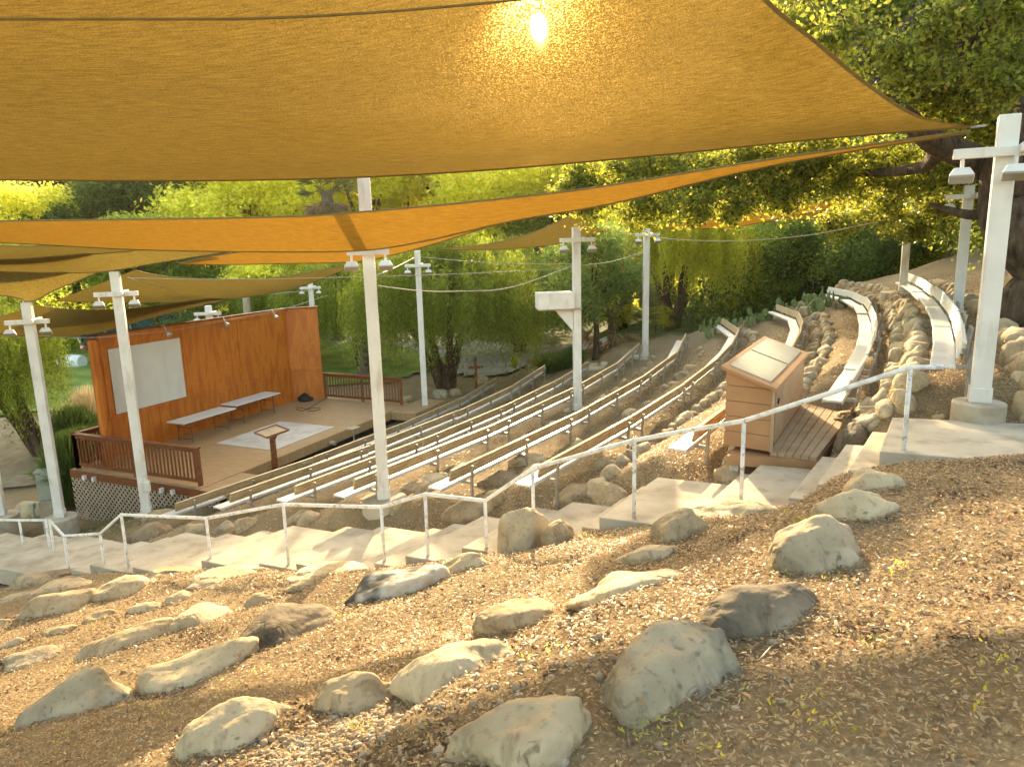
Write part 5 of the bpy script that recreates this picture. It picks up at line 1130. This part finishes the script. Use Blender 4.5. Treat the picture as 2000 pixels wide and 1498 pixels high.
# mulch: denser up the slope (right) and in drifts
x, y, z = onground(480000, -7, 8, 2.0, 12, lambda x, y, u, s: infront(x, y, u, s) & (RNG.random(len(x)) < np.clip(.30+.5*sstep(-3, 2.5, s)+.35*np.sin(x*1.1+y*.7)*np.sin(y*1.3+x*.4), .34, 1)))
def scatter(x, y, z, ln, wd, m, name, label, lift=.012, kind='stuff'):
    n = len(x); a = RNG.uniform(0, 6.28, n); d = np.stack([np.cos(a), np.sin(a), RNG.normal(size=n)*.3], 1); nr = RNG.normal(size=(n, 3))*.45+np.array([0, 0, 1.0])
    return cards(np.stack([x, y, z+RNG.uniform(.002, lift, n)], 1), d, nr, ln*RNG.uniform(.5, 1.5, n), wd*RNG.uniform(.5, 1.4, n), m, name, None, kind=kind, label=label)
scatter(x, y, z, .030, .011, 'litter', 'mulch', 'dry leaf and bark mulch over the near slope', .03)
x, y, z = onground(110000, -12, 15, 8, 26, lambda x, y, u, s: infront(x, y, u, s) & (RNG.random(len(x)) < np.clip(.25+.5*sstep(-9, 3, s)+.2*np.sin(x*1.3)*np.sin(y*1.1), .1, 1)))
scatter(x, y, z, .055, .024, 'litter', 'leaf_litter', 'dry fallen leaves between the bench rows', .03)
M['darklitter'] = leaf_mat('dark_litter_leaf', (.05, .032, .018), (.20, .13, .07), .15, .2)
cl = RNG.uniform(size=(170, 2))*np.array([14, 9.5])+np.array([-7, 2.3]); cx_ = np.repeat(cl, 110, 0)+RNG.normal(size=(170*110, 2))*np.repeat(RNG.uniform(.06, .28, 170), 110)[:, None]
uu, ss = us(cx_[:, 0], cx_[:, 1]); kk = (uu < 8.0) & infront(cx_[:, 0], cx_[:, 1], uu, ss); cx_ = cx_[kk]
scatter(cx_[:, 0], cx_[:, 1], H(cx_[:, 0], cx_[:, 1]), .042, .016, 'darklitter', 'leaf_litter', 'dark dead leaves gathered in patches on the near slope', .025)
tw = RNG.uniform(size=(500, 2))*np.array([14, 9])+np.array([-7, 2.3]); uu, ss = us(tw[:, 0], tw[:, 1]); tw = tw[(uu < 8.0) & infront(tw[:, 0], tw[:, 1], uu, ss)]
scatter(tw[:, 0], tw[:, 1], H(tw[:, 0], tw[:, 1]), .16, .007, 'darklitter', 'twigs', 'thin dry twigs scattered over the near slope', .03)
# pebbles
def pebbles(n, fx, name, label, r0=.012, r1=.035):
    import bmesh
    bm = bmesh.new(); bmesh.ops.create_icosphere(bm, subdivisions=1, radius=1); bv = np.array([v_.co for v_ in bm.verts]); bf = np.array([[v_.index for v_ in f.verts] for f in bm.faces]); bm.free()
    x, y = fx(n); z = H(x, y); n = len(x); r = RNG.uniform(r0, r1, n)**1.0; sc = r[:, None]*RNG.uniform(.6, 1.3, (n, 3))*np.array([1, 1, .7])
    V = (bv[None]*sc[:, None, :]); a = RNG.uniform(0, 6.28, n); ca, sa = np.cos(a)[:, None], np.sin(a)[:, None]; V = np.stack([V[..., 0]*ca-V[..., 1]*sa, V[..., 0]*sa+V[..., 1]*ca, V[..., 2]], -1)+np.stack([x, y, z+r*.25], 1)[:, None, :]
    F = (bf[None]+np.arange(n)[:, None, None]*len(bv)).reshape(-1, 3); me = bpy.data.meshes.new(name); me.vertices.add(n*len(bv)); me.vertices.foreach_set('co', V.astype(np.float32).ravel()); me.loops.add(F.size); me.loops.foreach_set('vertex_index', F.astype(np.int32).ravel()); me.polygons.add(len(F)); me.polygons.foreach_set('loop_start', np.arange(0, F.size, 3, dtype=np.int32)); me.update(calc_edges=True)
    return mk(name, me, 'pebble', smooth=True, kind='stuff', label=label)
pc_, _ = hit(650, 1450); pc2, _ = hit(880, 1430)
pebbles(900, lambda n: (RNG.normal(pc_.x, .30, n), RNG.normal(pc_.y, .17, n)), 'pebbles', 'patch of small pebbles near the bottom edge', .010, .028)
pebbles(260, lambda n: (RNG.normal(pc2.x, .6, n), RNG.normal(pc2.y, .5, n)), 'gravel', 'loose gravel among the front boulders', .012, .034)
xx, yy, _z = onground(4200, -7, 7, 2.5, 11, infront); pebbles(len(xx), lambda n: (xx, yy), 'pebbles', 'scattered little stones over the near slope', .006, .022)
# weeds
C_, D_, N_ = [], [], []
wp = [hit(px, py)[0] for px, py in [(1750, 1125), (1770, 1120), (1790, 1125), (1640, 1130), (1240, 1440), (1265, 1430), (1290, 1445), (1310, 1425), (1625, 1420), (1585, 1410), (1510, 1390), (1370, 1490), (1360, 1465), (1560, 1020), (1570, 1025), (1450, 1015), (330, 1400), (360, 1310), (440, 1350), (455, 1370), (300, 1400), (200, 1215), (180, 1225), (130, 1240), (120, 1312), (240, 1240), (500, 1325), (690, 1175), (1060, 1290), (1080, 1285), (680, 1210), (40, 1430), (710, 1430), (100, 1460), (1540, 1120), (1720, 1270), (560, 1245), (830, 1440), (1970, 1300), (1940, 1390), (1180, 1060), (1150, 1050), (620, 1110), (1150, 1190), (960, 1290)]]
for P0 in wp:
    for j in range(RNG.integers(7, 22)):
        d = RNG.normal(size=3)*.5; d[2] = abs(d[2])+.4; C_.append(np.array(P0)+RNG.normal(size=3)*np.array([.07, .07, .0])+np.array([0, 0, .012+abs(RNG.normal())*.028])); D_.append(d); N_.append(RNG.normal(size=3))
cards(C_, D_, N_, .026, .012, 'weed', 'weeds', None, kind='stuff', label='small bright green weeds among the boulders')
x, y, z = onground(9000, -16, -9, 11.5, 19, lambda x, y, u, s: (s < -12.9) & (u < 14)); scatter(x, y, z, .10, .012, 'grassblade', 'grass', 'thin grass between the steps and the stage', .05)


# ---------------------------------------------------------------- haze
hz = MB(); hz.box((0, 245, 16), (860, 590, 54)); M['haze'] = hm_ = bpy.data.materials.new('haze'); hm_.use_nodes = True; N = hm_.node_tree.nodes; N.remove(N['Principled BSDF'])
pv = N.new('ShaderNodeVolumePrincipled'); pv.inputs['Color'].default_value = (.95, .88, .72, 1); pv.inputs['Density'].default_value = .0002; pv.inputs['Anisotropy'].default_value = .5
hm_.node_tree.links.new(pv.outputs[0], N['Material Output'].inputs['Volume']); mk('haze', hz, 'haze', kind='stuff', label='thin warm evening haze filling the valley')
cy.volume_bounces = 0
